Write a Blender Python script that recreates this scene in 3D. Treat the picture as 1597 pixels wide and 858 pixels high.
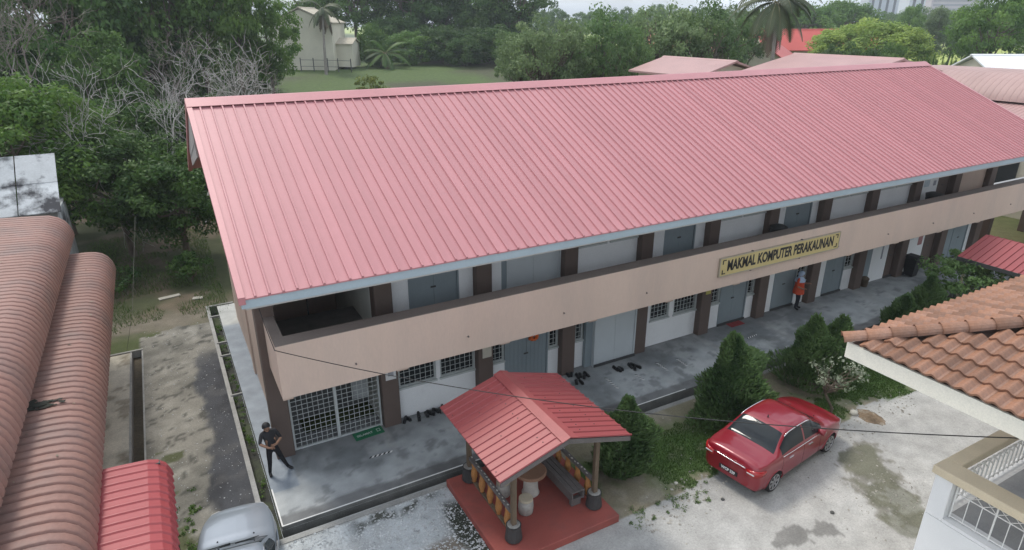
import bpy, math, random
import numpy as np
from mathutils import Vector, Matrix

for _o in list(bpy.data.objects):
    bpy.data.objects.remove(_o)
S = bpy.context.scene
COL = S.collection
RND = random.Random(7)

# ------------------------------------------------------------------ camera
YAW, PITCH, ROLL = 0.5019, -0.3773, -0.0013
CAM = Vector((-1.269, -15.344, 10.864))
fw = Vector((math.sin(YAW) * math.cos(PITCH), math.cos(YAW) * math.cos(PITCH), math.sin(PITCH)))
rt = fw.cross(Vector((0, 0, 1))).normalized()
up = rt.cross(fw)
r2 = rt * math.cos(ROLL) + up * math.sin(ROLL)
u2 = up * math.cos(ROLL) - rt * math.sin(ROLL)
cam_data = bpy.data.cameras.new('camera')
cam_data.sensor_width = 36.0
cam_data.lens = 1000.886 / 1597 * 36.0
cam_data.clip_start = 0.1
cam_data.clip_end = 6000
cam = bpy.data.objects.new('camera', cam_data)
COL.objects.link(cam)
cam.matrix_world = Matrix(((r2.x, u2.x, -fw.x, CAM.x), (r2.y, u2.y, -fw.y, CAM.y),
                           (r2.z, u2.z, -fw.z, CAM.z), (0, 0, 0, 1)))
S.camera = cam

# ------------------------------------------------------------------ sky and sun
SUN_DIR = Vector((-0.13, 0.50, 0.82)).normalized()      # towards the sun: behind the block, a little to its gable end
SUN_EL = math.asin(SUN_DIR.z)
SUN_AZ = math.atan2(SUN_DIR.x, SUN_DIR.y)
world = bpy.data.worlds.new('World')
S.world = world
world.use_nodes = True
wn = world.node_tree
bg = wn.nodes['Background']
sky = wn.nodes.new('ShaderNodeTexSky')
sky.sky_type = 'NISHITA'
sky.sun_disc = False
sky.sun_elevation = SUN_EL
sky.sun_rotation = SUN_AZ
sky.air_density = 1.0
sky.dust_density = 3.0
sky.ozone_density = 1.0
# broken bright cloud over the blue: noise on the view direction
wtc = wn.nodes.new('ShaderNodeTexCoord')
wmap = wn.nodes.new('ShaderNodeMapping')
wmap.inputs['Scale'].default_value = (1.0, 1.0, 2.6)
wn.links.new(wtc.outputs['Generated'], wmap.inputs['Vector'])
wno = wn.nodes.new('ShaderNodeTexNoise')
wno.inputs['Scale'].default_value = 2.4
wno.inputs['Detail'].default_value = 7.0
wno.inputs['Roughness'].default_value = 0.55
wn.links.new(wmap.outputs['Vector'], wno.inputs['Vector'])
wrm = wn.nodes.new('ShaderNodeValToRGB')
wrm.color_ramp.elements[0].position = 0.36
wrm.color_ramp.elements[1].position = 0.58
wn.links.new(wno.outputs['Fac'], wrm.inputs['Fac'])
wmx = wn.nodes.new('ShaderNodeMix')
wmx.data_type = 'RGBA'
wmx.inputs[7].default_value = (8.6, 9.2, 9.9, 1)
wn.links.new(wrm.outputs['Color'], wmx.inputs[0])
wn.links.new(sky.outputs['Color'], wmx.inputs[6])
wn.links.new(wmx.outputs[2], bg.inputs['Color'])
bg.inputs['Strength'].default_value = 0.145

sun_data = bpy.data.lights.new('sun', 'SUN')
sun_data.energy = 2.0
sun_data.angle = math.radians(14)
sun_data.color = (1.0, 0.94, 0.85)
sun = bpy.data.objects.new('sun', sun_data)
COL.objects.link(sun)
sun.rotation_euler = SUN_DIR.to_track_quat('Z', 'Y').to_euler()
sun.location = (0, 0, 60)

vs = S.view_settings
vs.view_transform = 'Standard'
vs.look = 'None'
vs.exposure = 0.22
vs.gamma = 1.0
vs.use_curve_mapping = False
S.render.engine = 'CYCLES'
S.cycles.max_bounces = 6
S.cycles.diffuse_bounces = 3
S.cycles.glossy_bounces = 3
S.cycles.transmission_bounces = 4
S.cycles.transparent_max_bounces = 6
S.cycles.use_denoising = True

# ------------------------------------------------------------------ materials
MATS = {}


def srgb(r, g, b):
    f = lambda c: (c / 12.92 if c <= 0.04045 else ((c + 0.055) / 1.055) ** 2.4)
    return (f(r / 255), f(g / 255), f(b / 255))


def mat(name, col, rough=0.7, var=0.18, scale=2.5, fine=0.08, fscale=40.0, bump=0.0, bscale=60.0, spec=0.4,
        metal=0.0, coat=0.0, stain=None, rnd=0.0, stretch=(1, 1, 1), hue=None):
    """base colour broken by a coarse and a fine noise, optional second stain colour, bump and per-object variation"""
    if name in MATS:
        return MATS[name]
    m = bpy.data.materials.new(name)
    m.use_nodes = True
    nt = m.node_tree
    N, L = nt.nodes, nt.links
    p = N['Principled BSDF']
    p.inputs['Roughness'].default_value = rough
    p.inputs['Metallic'].default_value = metal
    p.inputs['Specular IOR Level'].default_value = spec
    p.inputs['Coat Weight'].default_value = coat
    p.inputs['Coat Roughness'].default_value = 0.05
    tc = N.new('ShaderNodeTexCoord')
    mp = N.new('ShaderNodeMapping')
    mp.inputs['Scale'].default_value = stretch
    L.new(tc.outputs['Object'], mp.inputs['Vector'])

    def noise(sc, det=5.0, ro=0.6):
        n = N.new('ShaderNodeTexNoise')
        n.inputs['Scale'].default_value = sc
        n.inputs['Detail'].default_value = det
        n.inputs['Roughness'].default_value = ro
        L.new(mp.outputs['Vector'], n.inputs['Vector'])
        return n

    def mult(c_sock, fac_sock, lo, hi):
        mr = N.new('ShaderNodeMapRange')
        mr.inputs['From Min'].default_value = 0.25
        mr.inputs['From Max'].default_value = 0.75
        mr.inputs['To Min'].default_value = lo
        mr.inputs['To Max'].default_value = hi
        L.new(fac_sock, mr.inputs['Value'])
        vm = N.new('ShaderNodeVectorMath')
        vm.operation = 'SCALE'
        L.new(c_sock, vm.inputs[0])
        L.new(mr.outputs['Result'], vm.inputs['Scale'])
        return vm.outputs['Vector']
    rgb = N.new('ShaderNodeRGB')
    rgb.outputs[0].default_value = (*col, 1)
    c = rgb.outputs[0]
    if stain:
        scol, sscale, lo, hi = stain
        n = noise(sscale, 7.0, 0.62)
        rp = N.new('ShaderNodeMapRange')
        rp.inputs['From Min'].default_value = lo
        rp.inputs['From Max'].default_value = hi
        L.new(n.outputs['Fac'], rp.inputs['Value'])
        mx = N.new('ShaderNodeMix')
        mx.data_type = 'RGBA'
        mx.inputs[7].default_value = (*scol, 1)
        L.new(rp.outputs['Result'], mx.inputs[0])
        L.new(c, mx.inputs[6])
        c = mx.outputs[2]
    if var:
        c = mult(c, noise(scale).outputs['Fac'], 1 - var, 1 + var)
    if fine:
        c = mult(c, noise(fscale, 3.0).outputs['Fac'], 1 - fine, 1 + fine)
    if rnd:
        oi = N.new('ShaderNodeObjectInfo')
        mr = N.new('ShaderNodeMapRange')
        mr.inputs['To Min'].default_value = 1 - rnd
        mr.inputs['To Max'].default_value = 1 + rnd
        L.new(oi.outputs['Random'], mr.inputs['Value'])
        vm = N.new('ShaderNodeVectorMath')
        vm.operation = 'SCALE'
        L.new(c, vm.inputs[0])
        L.new(mr.outputs['Result'], vm.inputs['Scale'])
        c = vm.outputs['Vector']
    L.new(c, p.inputs['Base Color'])
    if bump:
        bn = noise(bscale, 4.0)
        b = N.new('ShaderNodeBump')
        b.inputs['Strength'].default_value = bump
        b.inputs['Distance'].default_value = 0.02
        L.new(bn.outputs['Fac'], b.inputs['Height'])
        L.new(b.outputs['Normal'], p.inputs['Normal'])
    MATS[name] = m
    return m


def leafmat(name, col, col2, trans=0.42, rough=0.55, rnd=0.18):
    """leaf: colour between two greens by the mesh's own per-clump value, some light let through"""
    if name in MATS:
        return MATS[name]
    m = bpy.data.materials.new(name)
    m.use_nodes = True
    nt = m.node_tree
    N, L = nt.nodes, nt.links
    p = N['Principled BSDF']
    p.inputs['Roughness'].default_value = rough
    p.inputs['Specular IOR Level'].default_value = 0.3
    at = N.new('ShaderNodeAttribute')
    at.attribute_name = 'tint'
    mx = N.new('ShaderNodeMix')
    mx.data_type = 'RGBA'
    mx.inputs[6].default_value = (*col, 1)
    mx.inputs[7].default_value = (*col2, 1)
    L.new(at.outputs['Fac'], mx.inputs[0])
    oi = N.new('ShaderNodeObjectInfo')
    mr = N.new('ShaderNodeMapRange')
    mr.inputs['To Min'].default_value = 1 - rnd
    mr.inputs['To Max'].default_value = 1 + rnd
    L.new(oi.outputs['Random'], mr.inputs['Value'])
    vm = N.new('ShaderNodeVectorMath')
    vm.operation = 'SCALE'
    L.new(mx.outputs[2], vm.inputs[0])
    L.new(mr.outputs['Result'], vm.inputs['Scale'])
    L.new(vm.outputs['Vector'], p.inputs['Base Color'])
    tr = N.new('ShaderNodeBsdfTranslucent')
    L.new(vm.outputs['Vector'], tr.inputs['Color'])
    ms = N.new('ShaderNodeMixShader')
    ms.inputs[0].default_value = trans
    L.new(p.outputs[0], ms.inputs[1])
    L.new(tr.outputs[0], ms.inputs[2])
    L.new(ms.outputs[0], N['Material Output'].inputs['Surface'])
    MATS[name] = m
    return m


def glassmat(name, col=(0.015, 0.02, 0.022), rough=0.08, spec=0.5):
    if name in MATS:
        return MATS[name]
    m = bpy.data.materials.new(name)
    m.use_nodes = True
    p = m.node_tree.nodes['Principled BSDF']
    p.inputs['Base Color'].default_value = (*col, 1)
    p.inputs['Roughness'].default_value = rough
    p.inputs['Specular IOR Level'].default_value = spec
    MATS[name] = m
    return m


# ------------------------------------------------------------------ geometry helpers
def world_loc(o):
    v = Vector((0, 0, 0))
    while o is not None:
        v = v + Vector(o.location)
        o = o.parent
    return v


class MB:
    """collects shapes in world coordinates; build() links them as ONE mesh object"""

    def __init__(self):
        self.v = []
        self.f = []

    def quad(self, a, b, c, d):
        n = len(self.v)
        self.v += [a, b, c, d]
        self.f.append((n, n + 1, n + 2, n + 3))
        return self

    def poly(self, pts):
        n = len(self.v)
        self.v += list(pts)
        self.f.append(tuple(range(n, n + len(pts))))
        return self

    def box(self, x0, x1, y0, y1, z0, z1):
        n = len(self.v)
        self.v += [(x0, y0, z0), (x1, y0, z0), (x1, y1, z0), (x0, y1, z0),
                   (x0, y0, z1), (x1, y0, z1), (x1, y1, z1), (x0, y1, z1)]
        for f in ((0, 3, 2, 1), (4, 5, 6, 7), (0, 1, 5, 4), (1, 2, 6, 5), (2, 3, 7, 6), (3, 0, 4, 7)):
            self.f.append(tuple(n + i for i in f))
        return self

    def bevbox(self, x0, x1, y0, y1, z0, z1, b=0.015):
        """box with chamfered edges: top and bottom rings pulled in"""
        rings = []
        for (dx, z) in ((b, z0), (0, z0 + b), (0, z1 - b), (b, z1)):
            a0, a1, c0, c1 = x0 + dx, x1 - dx, y0 + dx, y1 - dx
            rings.append([(a0 + b, c0, z), (a1 - b, c0, z), (a1, c0 + b, z), (a1, c1 - b, z),
                          (a1 - b, c1, z), (a0 + b, c1, z), (a0, c1 - b, z), (a0, c0 + b, z)])
        self.loft(rings, closed=True, caps=True)
        return self

    def loft(self, rings, closed=True, caps=False):
        n = len(self.v)
        m = len(rings[0])
        for r in rings:
            self.v += [tuple(p) for p in r]
        for i in range(len(rings) - 1):
            for j in range(m if closed else m - 1):
                a = n + i * m + j
                b = n + i * m + (j + 1) % m
                self.f.append((a, b, b + m, a + m))
        if caps:
            self.f.append(tuple(n + j for j in reversed(range(m))))
            self.f.append(tuple(n + (len(rings) - 1) * m + j for j in range(m)))
        return self

    def tube(self, pts, rad, n=6, caps=True):
        pts = [Vector(p) for p in pts]
        if not hasattr(rad, '__len__'):
            rad = [rad] * len(pts)
        rings = []
        ref = Vector((0.31, 0.17, 0.93))
        for i, p in enumerate(pts):
            d = (pts[min(i + 1, len(pts) - 1)] - pts[max(i - 1, 0)]).normalized()
            if abs(d.dot(ref)) > 0.97:
                ref = Vector((0.9, 0.3, 0.1))
            s = d.cross(ref).normalized()
            t = s.cross(d)
            rings.append([p + (s * math.cos(k * 2 * math.pi / n) + t * math.sin(k * 2 * math.pi / n)) * rad[i] for k in range(n)])
        return self.loft(rings, True, caps)

    def lathe(self, c, prof, n=14, caps=True):
        rings = [[(c[0] + r * math.cos(k * 2 * math.pi / n), c[1] + r * math.sin(k * 2 * math.pi / n), c[2] + z)
                  for k in range(n)] for r, z in prof]
        return self.loft(rings, True, caps)

    def prism_x(self, poly, x0, x1):
        """polygon in (y, z), extruded along x"""
        return self.loft([[(x0, y, z) for y, z in poly], [(x1, y, z) for y, z in poly]], True, True)

    def prism_y(self, poly, y0, y1):
        return self.loft([[(x, y0, z) for x, z in poly], [(x, y1, z) for x, z in poly]], True, True)

    def mesh(self, name, off=(0, 0, 0)):
        me = bpy.data.meshes.new(name)
        me.from_pydata([(p[0] - off[0], p[1] - off[1], p[2] - off[2]) for p in self.v], [], self.f)
        me.update()
        return me

    def build(self, name, m, parent=None, smooth=False, at=None):
        off = world_loc(parent) if parent is not None else Vector((0, 0, 0))
        if at is not None:
            me = self.mesh(name, at)
        else:
            me = self.mesh(name, off)
        o = bpy.data.objects.new(name, me)
        COL.objects.link(o)
        if m is not None:
            me.materials.append(m)
        if smooth:
            me.polygons.foreach_set('use_smooth', [True] * len(me.polygons))
        if parent is not None:
            o.parent = parent
        if at is not None:
            o.location = Vector(at) - off
        fix_normals(me)
        return o


def fix_normals(me):
    import bmesh
    b = bmesh.new()
    b.from_mesh(me)
    bmesh.ops.recalc_face_normals(b, faces=b.faces)
    b.to_mesh(me)
    b.free()


def thing(name, label, cat, loc=(0, 0, 0), group=None):
    o = bpy.data.objects.new(name, None)
    COL.objects.link(o)
    o.location = loc
    o.empty_display_size = 0.3
    return tag(o, label, cat, group)


def tag(o, label=None, cat=None, group=None, kind=None):
    if label:
        o['label'] = label
    if cat:
        o['category'] = cat
    if group:
        o['group'] = group
    if kind:
        o['kind'] = kind
    return o


def put(name, me, parent, loc=(0, 0, 0), rot=None, scale=None):
    """an object that shares mesh data"""
    o = bpy.data.objects.new(name, me)
    COL.objects.link(o)
    if parent is not None:
        o.parent = parent
    o.location = loc
    if rot:
        o.rotation_euler = rot
    if scale:
        o.scale = scale
    return o


def text_mesh(name, s, size, width=None, thick=0.004, bold=0.0):
    """letters as flat mesh in the xz plane, left foot of the line at the origin, facing -y"""
    cu = bpy.data.curves.new(name, 'FONT')
    cu.body = s
    cu.size = size
    cu.offset = bold
    cu.extrude = thick
    cu.resolution_u = 3
    to = bpy.data.objects.new(name, cu)
    COL.objects.link(to)
    bpy.context.view_layer.update()
    dg = bpy.context.evaluated_depsgraph_get()
    me = bpy.data.meshes.new_from_object(to.evaluated_get(dg))
    bpy.data.objects.remove(to)
    co = np.empty(len(me.vertices) * 3)
    me.vertices.foreach_get('co', co)
    co = co.reshape(-1, 3)
    co[:, 0] -= co[:, 0].min()
    if width:
        co[:, 0] *= width / co[:, 0].max()
    out = np.stack([co[:, 0], -co[:, 2], co[:, 1] - co[:, 1].min()], 1)
    me.vertices.foreach_set('co', out.ravel())
    me.update()
    return me


# numpy value noise, used for ground colours and heights
def vnoise(x, y, sc, seed=0):
    x = np.asarray(x, float) / sc + 1000.0
    y = np.asarray(y, float) / sc + 1000.0
    xi, yi = np.floor(x).astype(np.int64), np.floor(y).astype(np.int64)
    fx, fy = x - xi, y - yi
    fx, fy = fx * fx * (3 - 2 * fx), fy * fy * (3 - 2 * fy)

    def h(a, b):
        n = (a * 374761393 + b * 668265263 + seed * 974634777) & 0xffffffff
        n = ((n ^ (n >> 13)) * 1274126177) & 0xffffffff
        return ((n ^ (n >> 16)) & 0xffff) / 65535.0
    return (h(xi, yi) * (1 - fx) + h(xi + 1, yi) * fx) * (1 - fy) + (h(xi, yi + 1) * (1 - fx) + h(xi + 1, yi + 1) * fx) * fy


def fbm(x, y, sc, seed=0, oct=4):
    a = 0.0
    w = 0.5
    t = 0.0
    for k in range(oct):
        a = a + w * vnoise(x, y, sc / 2 ** k, seed + k)
        t += w
        w *= 0.55
    return a / t


def sst(a, b, x):
    t = np.clip((np.asarray(x, float) - a) / (b - a), 0, 1)
    return t * t * (3 - 2 * t)
# ------------------------------------------------------------------ ground, walkway, drains
def surfmat(name, bump=0.35, bscale=22.0, fine=0.35, pebble=0.0, rough=0.85):
    m = bpy.data.materials.new(name)
    m.use_nodes = True
    nt = m.node_tree
    N, L = nt.nodes, nt.links
    p = N['Principled BSDF']
    p.inputs['Roughness'].default_value = rough
    p.inputs['Specular IOR Level'].default_value = 0.25
    at = N.new('ShaderNodeAttribute')
    at.attribute_name = 'tone'
    geo = N.new('ShaderNodeNewGeometry')
    n1 = N.new('ShaderNodeTexNoise')
    n1.inputs['Scale'].default_value = bscale
    n1.inputs['Detail'].default_value = 6
    n1.inputs['Roughness'].default_value = 0.7
    L.new(geo.outputs['Position'], n1.inputs['Vector'])
    mr = N.new('ShaderNodeMapRange')
    mr.inputs['From Min'].default_value = 0.25
    mr.inputs['From Max'].default_value = 0.75
    mr.inputs['To Min'].default_value = 1 - fine
    mr.inputs['To Max'].default_value = 1 + fine
    L.new(n1.outputs['Fac'], mr.inputs['Value'])
    n2 = N.new('ShaderNodeTexNoise')
    n2.inputs['Scale'].default_value = 2.2
    n2.inputs['Detail'].default_value = 5
    L.new(geo.outputs['Position'], n2.inputs['Vector'])
    mr2 = N.new('ShaderNodeMapRange')
    mr2.inputs['From Min'].default_value = 0.3
    mr2.inputs['From Max'].default_value = 0.7
    mr2.inputs['To Min'].default_value = 0.84
    mr2.inputs['To Max'].default_value = 1.14
    L.new(n2.outputs['Fac'], mr2.inputs['Value'])
    mm = N.new('ShaderNodeMath')
    mm.operation = 'MULTIPLY'
    L.new(mr.outputs['Result'], mm.inputs[0])
    L.new(mr2.outputs['Result'], mm.inputs[1])
    vm = N.new('ShaderNodeVectorMath')
    vm.operation = 'SCALE'
    L.new(at.outputs['Color'], vm.inputs[0])
    L.new(mm.outputs[0], vm.inputs['Scale'])
    L.new(vm.outputs['Vector'], p.inputs['Base Color'])
    b = N.new('ShaderNodeBump')
    b.inputs['Strength'].default_value = bump
    b.inputs['Distance'].default_value = 0.03
    L.new(n1.outputs['Fac'], b.inputs['Height'])
    L.new(b.outputs['Normal'], p.inputs['Normal'])
    MATS[name] = m
    return m


def gz(x, y):
    """ground height: level yard, a grass bank rising behind the block"""
    x = np.asarray(x, float)
    y = np.asarray(y, float)
    return -0.1 + 4.1 * sst(42, 90, y) * (1 - sst(62, 105, x))


def lerp3(c, d, t):
    return c * (1 - t[..., None]) + np.array(d) * t[..., None]


def ground_tone(X, Y):
    c = np.zeros(X.shape + (3,))
    n1 = fbm(X, Y, 3.0, 1)
    n2 = fbm(X, Y, 1.1, 11)
    n3 = fbm(X, Y, 0.45, 21, 3)
    n5 = fbm(X, Y, 0.16, 81, 2)
    c[:] = (0.075, 0.095, 0.035)                                   # rough grass everywhere else
    c = lerp3(c, (0.13, 0.12, 0.06), sst(0.45, 0.65, n1))
    far = sst(30, 60, np.hypot(X, Y))
    c = lerp3(c, np.array((0.075, 0.11, 0.035)), far)
    c = lerp3(c, (0.07, 0.065, 0.045), far * sst(0.5, 0.6, fbm(X, Y, 16, 41)) * 0.8)
    field = sst(150, 190, X) * (1 - sst(330, 380, X))
    c = lerp3(c, (0.34, 0.40, 0.10), field)
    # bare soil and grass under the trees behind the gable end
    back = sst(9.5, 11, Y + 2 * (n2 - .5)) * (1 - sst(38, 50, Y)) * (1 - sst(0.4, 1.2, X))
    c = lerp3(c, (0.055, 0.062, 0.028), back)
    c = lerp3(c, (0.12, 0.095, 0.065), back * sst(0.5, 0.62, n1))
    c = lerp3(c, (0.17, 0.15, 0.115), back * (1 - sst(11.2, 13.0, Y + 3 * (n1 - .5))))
    # alley: broken concrete and grit, a worn tar strip next to the drain
    al = (X < -0.55) * (Y < 10.2 + 1.4 * (n2 - 0.5)) * (X > -3.15)
    al = al.astype(float)
    alc = np.zeros_like(c)
    alc[:] = (0.235, 0.225, 0.195)
    alc = lerp3(alc, (0.15, 0.145, 0.125), sst(0.42, 0.66, n2))
    alc = lerp3(alc, (0.31, 0.30, 0.265), sst(0.56, 0.75, n3) * .6)
    alc = lerp3(alc, (0.06, 0.06, 0.052), sst(0.66, 0.72, fbm(X, Y, .22, 71, 2)) * .8)
    alc = lerp3(alc, (0.09, 0.10, 0.05), sst(0.63, 0.70, fbm(X, Y, 0.8, 51)) * (Y < 2))
    tar = sst(-1.66, -1.46, X + 0.7 * (n2 - .5) + 0.35 * (n3 - .5) + .3 * (n1 - .5)) * (1 - sst(6.5, 8.0, Y + 1.8 * (n2 - .5)))
    patch = (sst(-1.5, -1.3, X + .3 * (n3 - .5)) * sst(6.8, 7.2, Y) * (1 - sst(7.6, 8.6, Y + n2))) * .8
    tar = np.maximum(tar, patch)
    alc = lerp3(alc, (0.062, 0.065, 0.072), tar)
    alc = lerp3(alc, (0.035, 0.036, 0.04), tar * sst(0.50, 0.58, n1 + .3 * (n2 - .5)) * .8)
    alc = lerp3(alc, (0.10, 0.10, 0.10), tar * sst(0.58, 0.72, n3) * .5)
    c = lerp3(c, alc, al) if False else c * (1 - al[..., None]) + alc * al[..., None]
    # pale concrete apron of the awning building
    pale = ((X <= -3.15) & (X > -9) & (Y < 8.95)).astype(float)
    pc = np.zeros_like(c)
    pc[:] = (0.58, 0.54, 0.45)
    pc = lerp3(pc, (0.42, 0.39, 0.32), sst(0.5, 0.68, n2))
    pc = lerp3(pc, (0.16, 0.13, 0.09), sst(0.62, 0.72, n3) * .6)
    c = c * (1 - pale[..., None]) + pc * pale[..., None]
    # gravel in front of the walkway
    gr = ((X > -2.5) & (X < 8.2) & (Y < -2.5) & (Y > -14)).astype(float)
    gr *= 1 - sst(7.0, 7.6, X + .6 * (n2 - .5))
    gc = np.zeros_like(c)
    gc[:] = (0.46, 0.49, 0.50)
    gc = lerp3(gc, (0.36, 0.375, 0.375), sst(0.45, 0.62, n2))
    moss = sst(0.50, 0.56, fbm(X, Y, 0.9, 61)) * (1 - sst(0.25, 0.55, np.abs(Y + 3.25 - 0.16 * (X - 1.4) + .4 * (n2 - .5)))) * sst(0.9, 1.4, X) * (1 - sst(3.0, 3.5, X))
    gc = lerp3(gc, (0.075, 0.08, 0.068), moss)
    mud = np.exp(-(((X - 2.7) / 0.85) ** 2 + ((Y + 4.95) / 0.33) ** 2) ** 2)
    gc = lerp3(gc, (0.20, 0.165, 0.125), mud * .9)
    dark_ground = sst(3.05, 3.25, X + .35 * (n2 - .5)) * (1 - sst(-3.9, -3.4, Y + .5 * (n3 - .5))) * (1 - sst(3.6, 3.7, X))  # darker ground with a ragged edge along the pavilion floor
    gc = lerp3(gc, (0.045, 0.05, 0.038), dark_ground)
    lip = sst(-3.12, -3.06, Y + 0.05 * (n3 - .5)) * (1 - sst(-2.84, -2.80, Y))
    gc = lerp3(gc, (0.33, 0.335, 0.32), lip * .8)
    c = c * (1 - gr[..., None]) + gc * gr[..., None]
    # yard: pale worn concrete, grass plot between it and the walkway
    edge = -6.15 + 0.75 * (n1 - 0.5) + 0.7 * (n2 - .5) + .25 * (n3 - .5)
    edge = edge + .22 * (n5 - .5)
    edge = edge - 0.65 * np.exp(-((X - 7.6) / 0.7) ** 2) + 0.5 * np.exp(-((X - 16.3) / 1.6) ** 2) - 1.0 * np.exp(-((X - 13.6) / 0.9) ** 2)
    yard = (Y < edge).astype(float) * (X > 6.7)
    yard = np.maximum(yard, ((Y < -6.1) & (X > -0.3)).astype(float) * sst(2.2, 3.4, X + (n2 - .5)))
    yc = np.zeros_like(c)
    yc[:] = (0.40, 0.393, 0.372)
    yc = lerp3(yc, (0.36, 0.355, 0.34), sst(0.40, 0.66, n1))
    yc = lerp3(yc, (0.47, 0.465, 0.445), sst(0.50, 0.75, n2) * .6)
    d1 = np.exp(-(((X - 10.2) / 0.75) ** 2 + ((Y + 8.55) / 0.42) ** 2)) + .9 * np.exp(-(((X - 9.6) / .4) ** 2 + ((Y + 8.3) / .25) ** 2))
    yc = lerp3(yc, (0.17, 0.165, 0.155), sst(0.44, 0.49, d1 * (0.15 + 1.5 * n3) + 0.75 * (n2 - .5) + .45 * (n5 - .5)) * .8)
    d2 = np.exp(-((X - 13.25 - .42 * (Y + 8.4)) / 0.95) ** 2) * sst(-10.6, -9.6, Y) * (1 - sst(-7.2, -6.6, Y))
    yc = lerp3(yc, (0.205, 0.195, 0.165), sst(0.42, 0.56, d2 * (0.05 + 1.7 * n2) + .5 * (n1 - .5) + .45 * (n3 - .5) + .5 * (n5 - .5)) * .85)
    yc = lerp3(yc, (0.10, 0.105, 0.06), sst(0.42, 0.55, d2 * (0.3 + n3)) * .6)
    c = c * (1 - yard[..., None]) + yc * yard[..., None]
    plot = ((X > 6.7) & (X < 40) & (Y > -9) & (Y < -2.8)).astype(float) * (1 - yard)
    gc2 = np.zeros_like(c)
    gc2[:] = (0.08, 0.14, 0.038)
    soil = np.clip(sst(0.60, 0.70, n1 + .25 * (n3 - .5)) + sst(-4.3, -3.5, Y + .9 * (n2 - .5)) * .9 + np.exp(-((X - 7.75) / .55) ** 2 - ((Y + 5.3) / .8) ** 2), 0, 1)
    soil = soil * (1 - .95 * np.exp(-(((X - 9.3) / 1.1) ** 2 + ((Y + 5.5) / .95) ** 2) ** 2))
    gc2 = lerp3(gc2, (0.215, 0.19, 0.135), soil)
    gc2 = lerp3(gc2, (0.27, 0.25, 0.20), soil * sst(0.55, 0.7, n3) * .7)
    rim = np.exp(-((Y - edge) / 0.28) ** 2)
    gc2 = lerp3(gc2, (0.25, 0.22, 0.165), rim * sst(0.3, 0.6, n3))
    clay = np.exp(-(((X - 15.8) / 0.42) ** 2 + ((Y + 6.3) / 0.5) ** 2) ** 2)
    gc2 = lerp3(gc2, (0.22, 0.15, 0.095), clay)
    c = c * (1 - plot[..., None]) + gc2 * plot[..., None]
    ylip = ((X > 7) & (Y < -2.8) & (Y > -3.0)).astype(float)
    c = c * (1 - ylip[..., None]) + np.array((0.27, 0.27, 0.255)) * ylip[..., None]
    return np.clip(c, 0.01, 0.8)


def grid_object(name, xs, ys, zf, tonef, m, holes=()):
    xs, ys = np.array(xs), np.array(ys)
    X, Y = np.meshgrid(xs, ys)
    Z = zf(X, Y)
    nx, ny = len(xs), len(ys)
    co = np.stack([X, Y, Z], -1).reshape(-1, 3)
    i = np.arange(nx - 1)
    j = np.arange(ny - 1)
    I, J = np.meshgrid(i, j)
    a = (J * nx + I)
    cx = (xs[:-1] + xs[1:]) / 2
    cy = (ys[:-1] + ys[1:]) / 2
    CX, CY = np.meshgrid(cx, cy)
    keep = np.ones_like(CX, bool)
    for (x0, x1, y0, y1) in holes:
        keep &= ~((CX > x0) & (CX < x1) & (CY > y0) & (CY < y1))
    a = a[keep]
    fc = np.stack([a, a + 1, a + 1 + nx, a + nx], 1).astype(np.int32)
    me = bpy.data.meshes.new(name)
    me.vertices.add(len(co))
    me.vertices.foreach_set('co', co.ravel())
    me.loops.add(fc.size)
    me.loops.foreach_set('vertex_index', fc.ravel())
    me.polygons.add(len(fc))
    me.polygons.foreach_set('loop_start', np.arange(0, fc.size, 4, dtype=np.int32))
    me.polygons.foreach_set('loop_total', np.full(len(fc), 4, np.int32))
    me.update(calc_edges=True)
    tone = tonef(X, Y).reshape(-1, 3)
    at = me.color_attributes.new('tone', 'FLOAT_COLOR', 'POINT')
    at.data.foreach_set('color', np.concatenate([tone, np.ones((len(tone), 1))], 1).ravel())
    me.materials.append(m)
    o = bpy.data.objects.new(name, me)
    COL.objects.link(o)
    return o


def lines(*segs):
    out = []
    for a, b, st in segs:
        n = max(1, int(round((b - a) / st)))
        out += list(np.linspace(a, b, n, endpoint=False))
    out.append(segs[-1][1])
    return out


DRL = (-0.62, -0.34, -2.85, 11.75)         # gable-end drain
DRF = (-0.62, 34.0, -2.85, -2.60)          # drain along the walkway
TRO = (-3.40, -3.10, -7.0, 8.9)            # earth trough beside the awnings
gx = sorted(set(lines((-500, -60, 60), (-60, -12, 4), (-12, -4.6, .6), (-4.6, 6.4, .10), (6.4, 17, .065), (17, 36, .4), (36, 120, 3), (120, 420, 12), (420, 3000, 200))) | {-0.62, -0.34, -3.4, -3.1})
gy = sorted(set(lines((-60, -14, 4), (-14, -10.2, .2), (-10.2, -2.4, .065), (-2.4, 12.4, .11), (12.4, 30, .4), (30, 120, 2.5), (120, 420, 12), (420, 3500, 200))) | {-2.85, -2.60, 11.75, 8.9})
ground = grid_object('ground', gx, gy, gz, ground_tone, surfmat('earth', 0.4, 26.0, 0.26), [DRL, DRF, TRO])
tag(ground, kind='structure')


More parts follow.
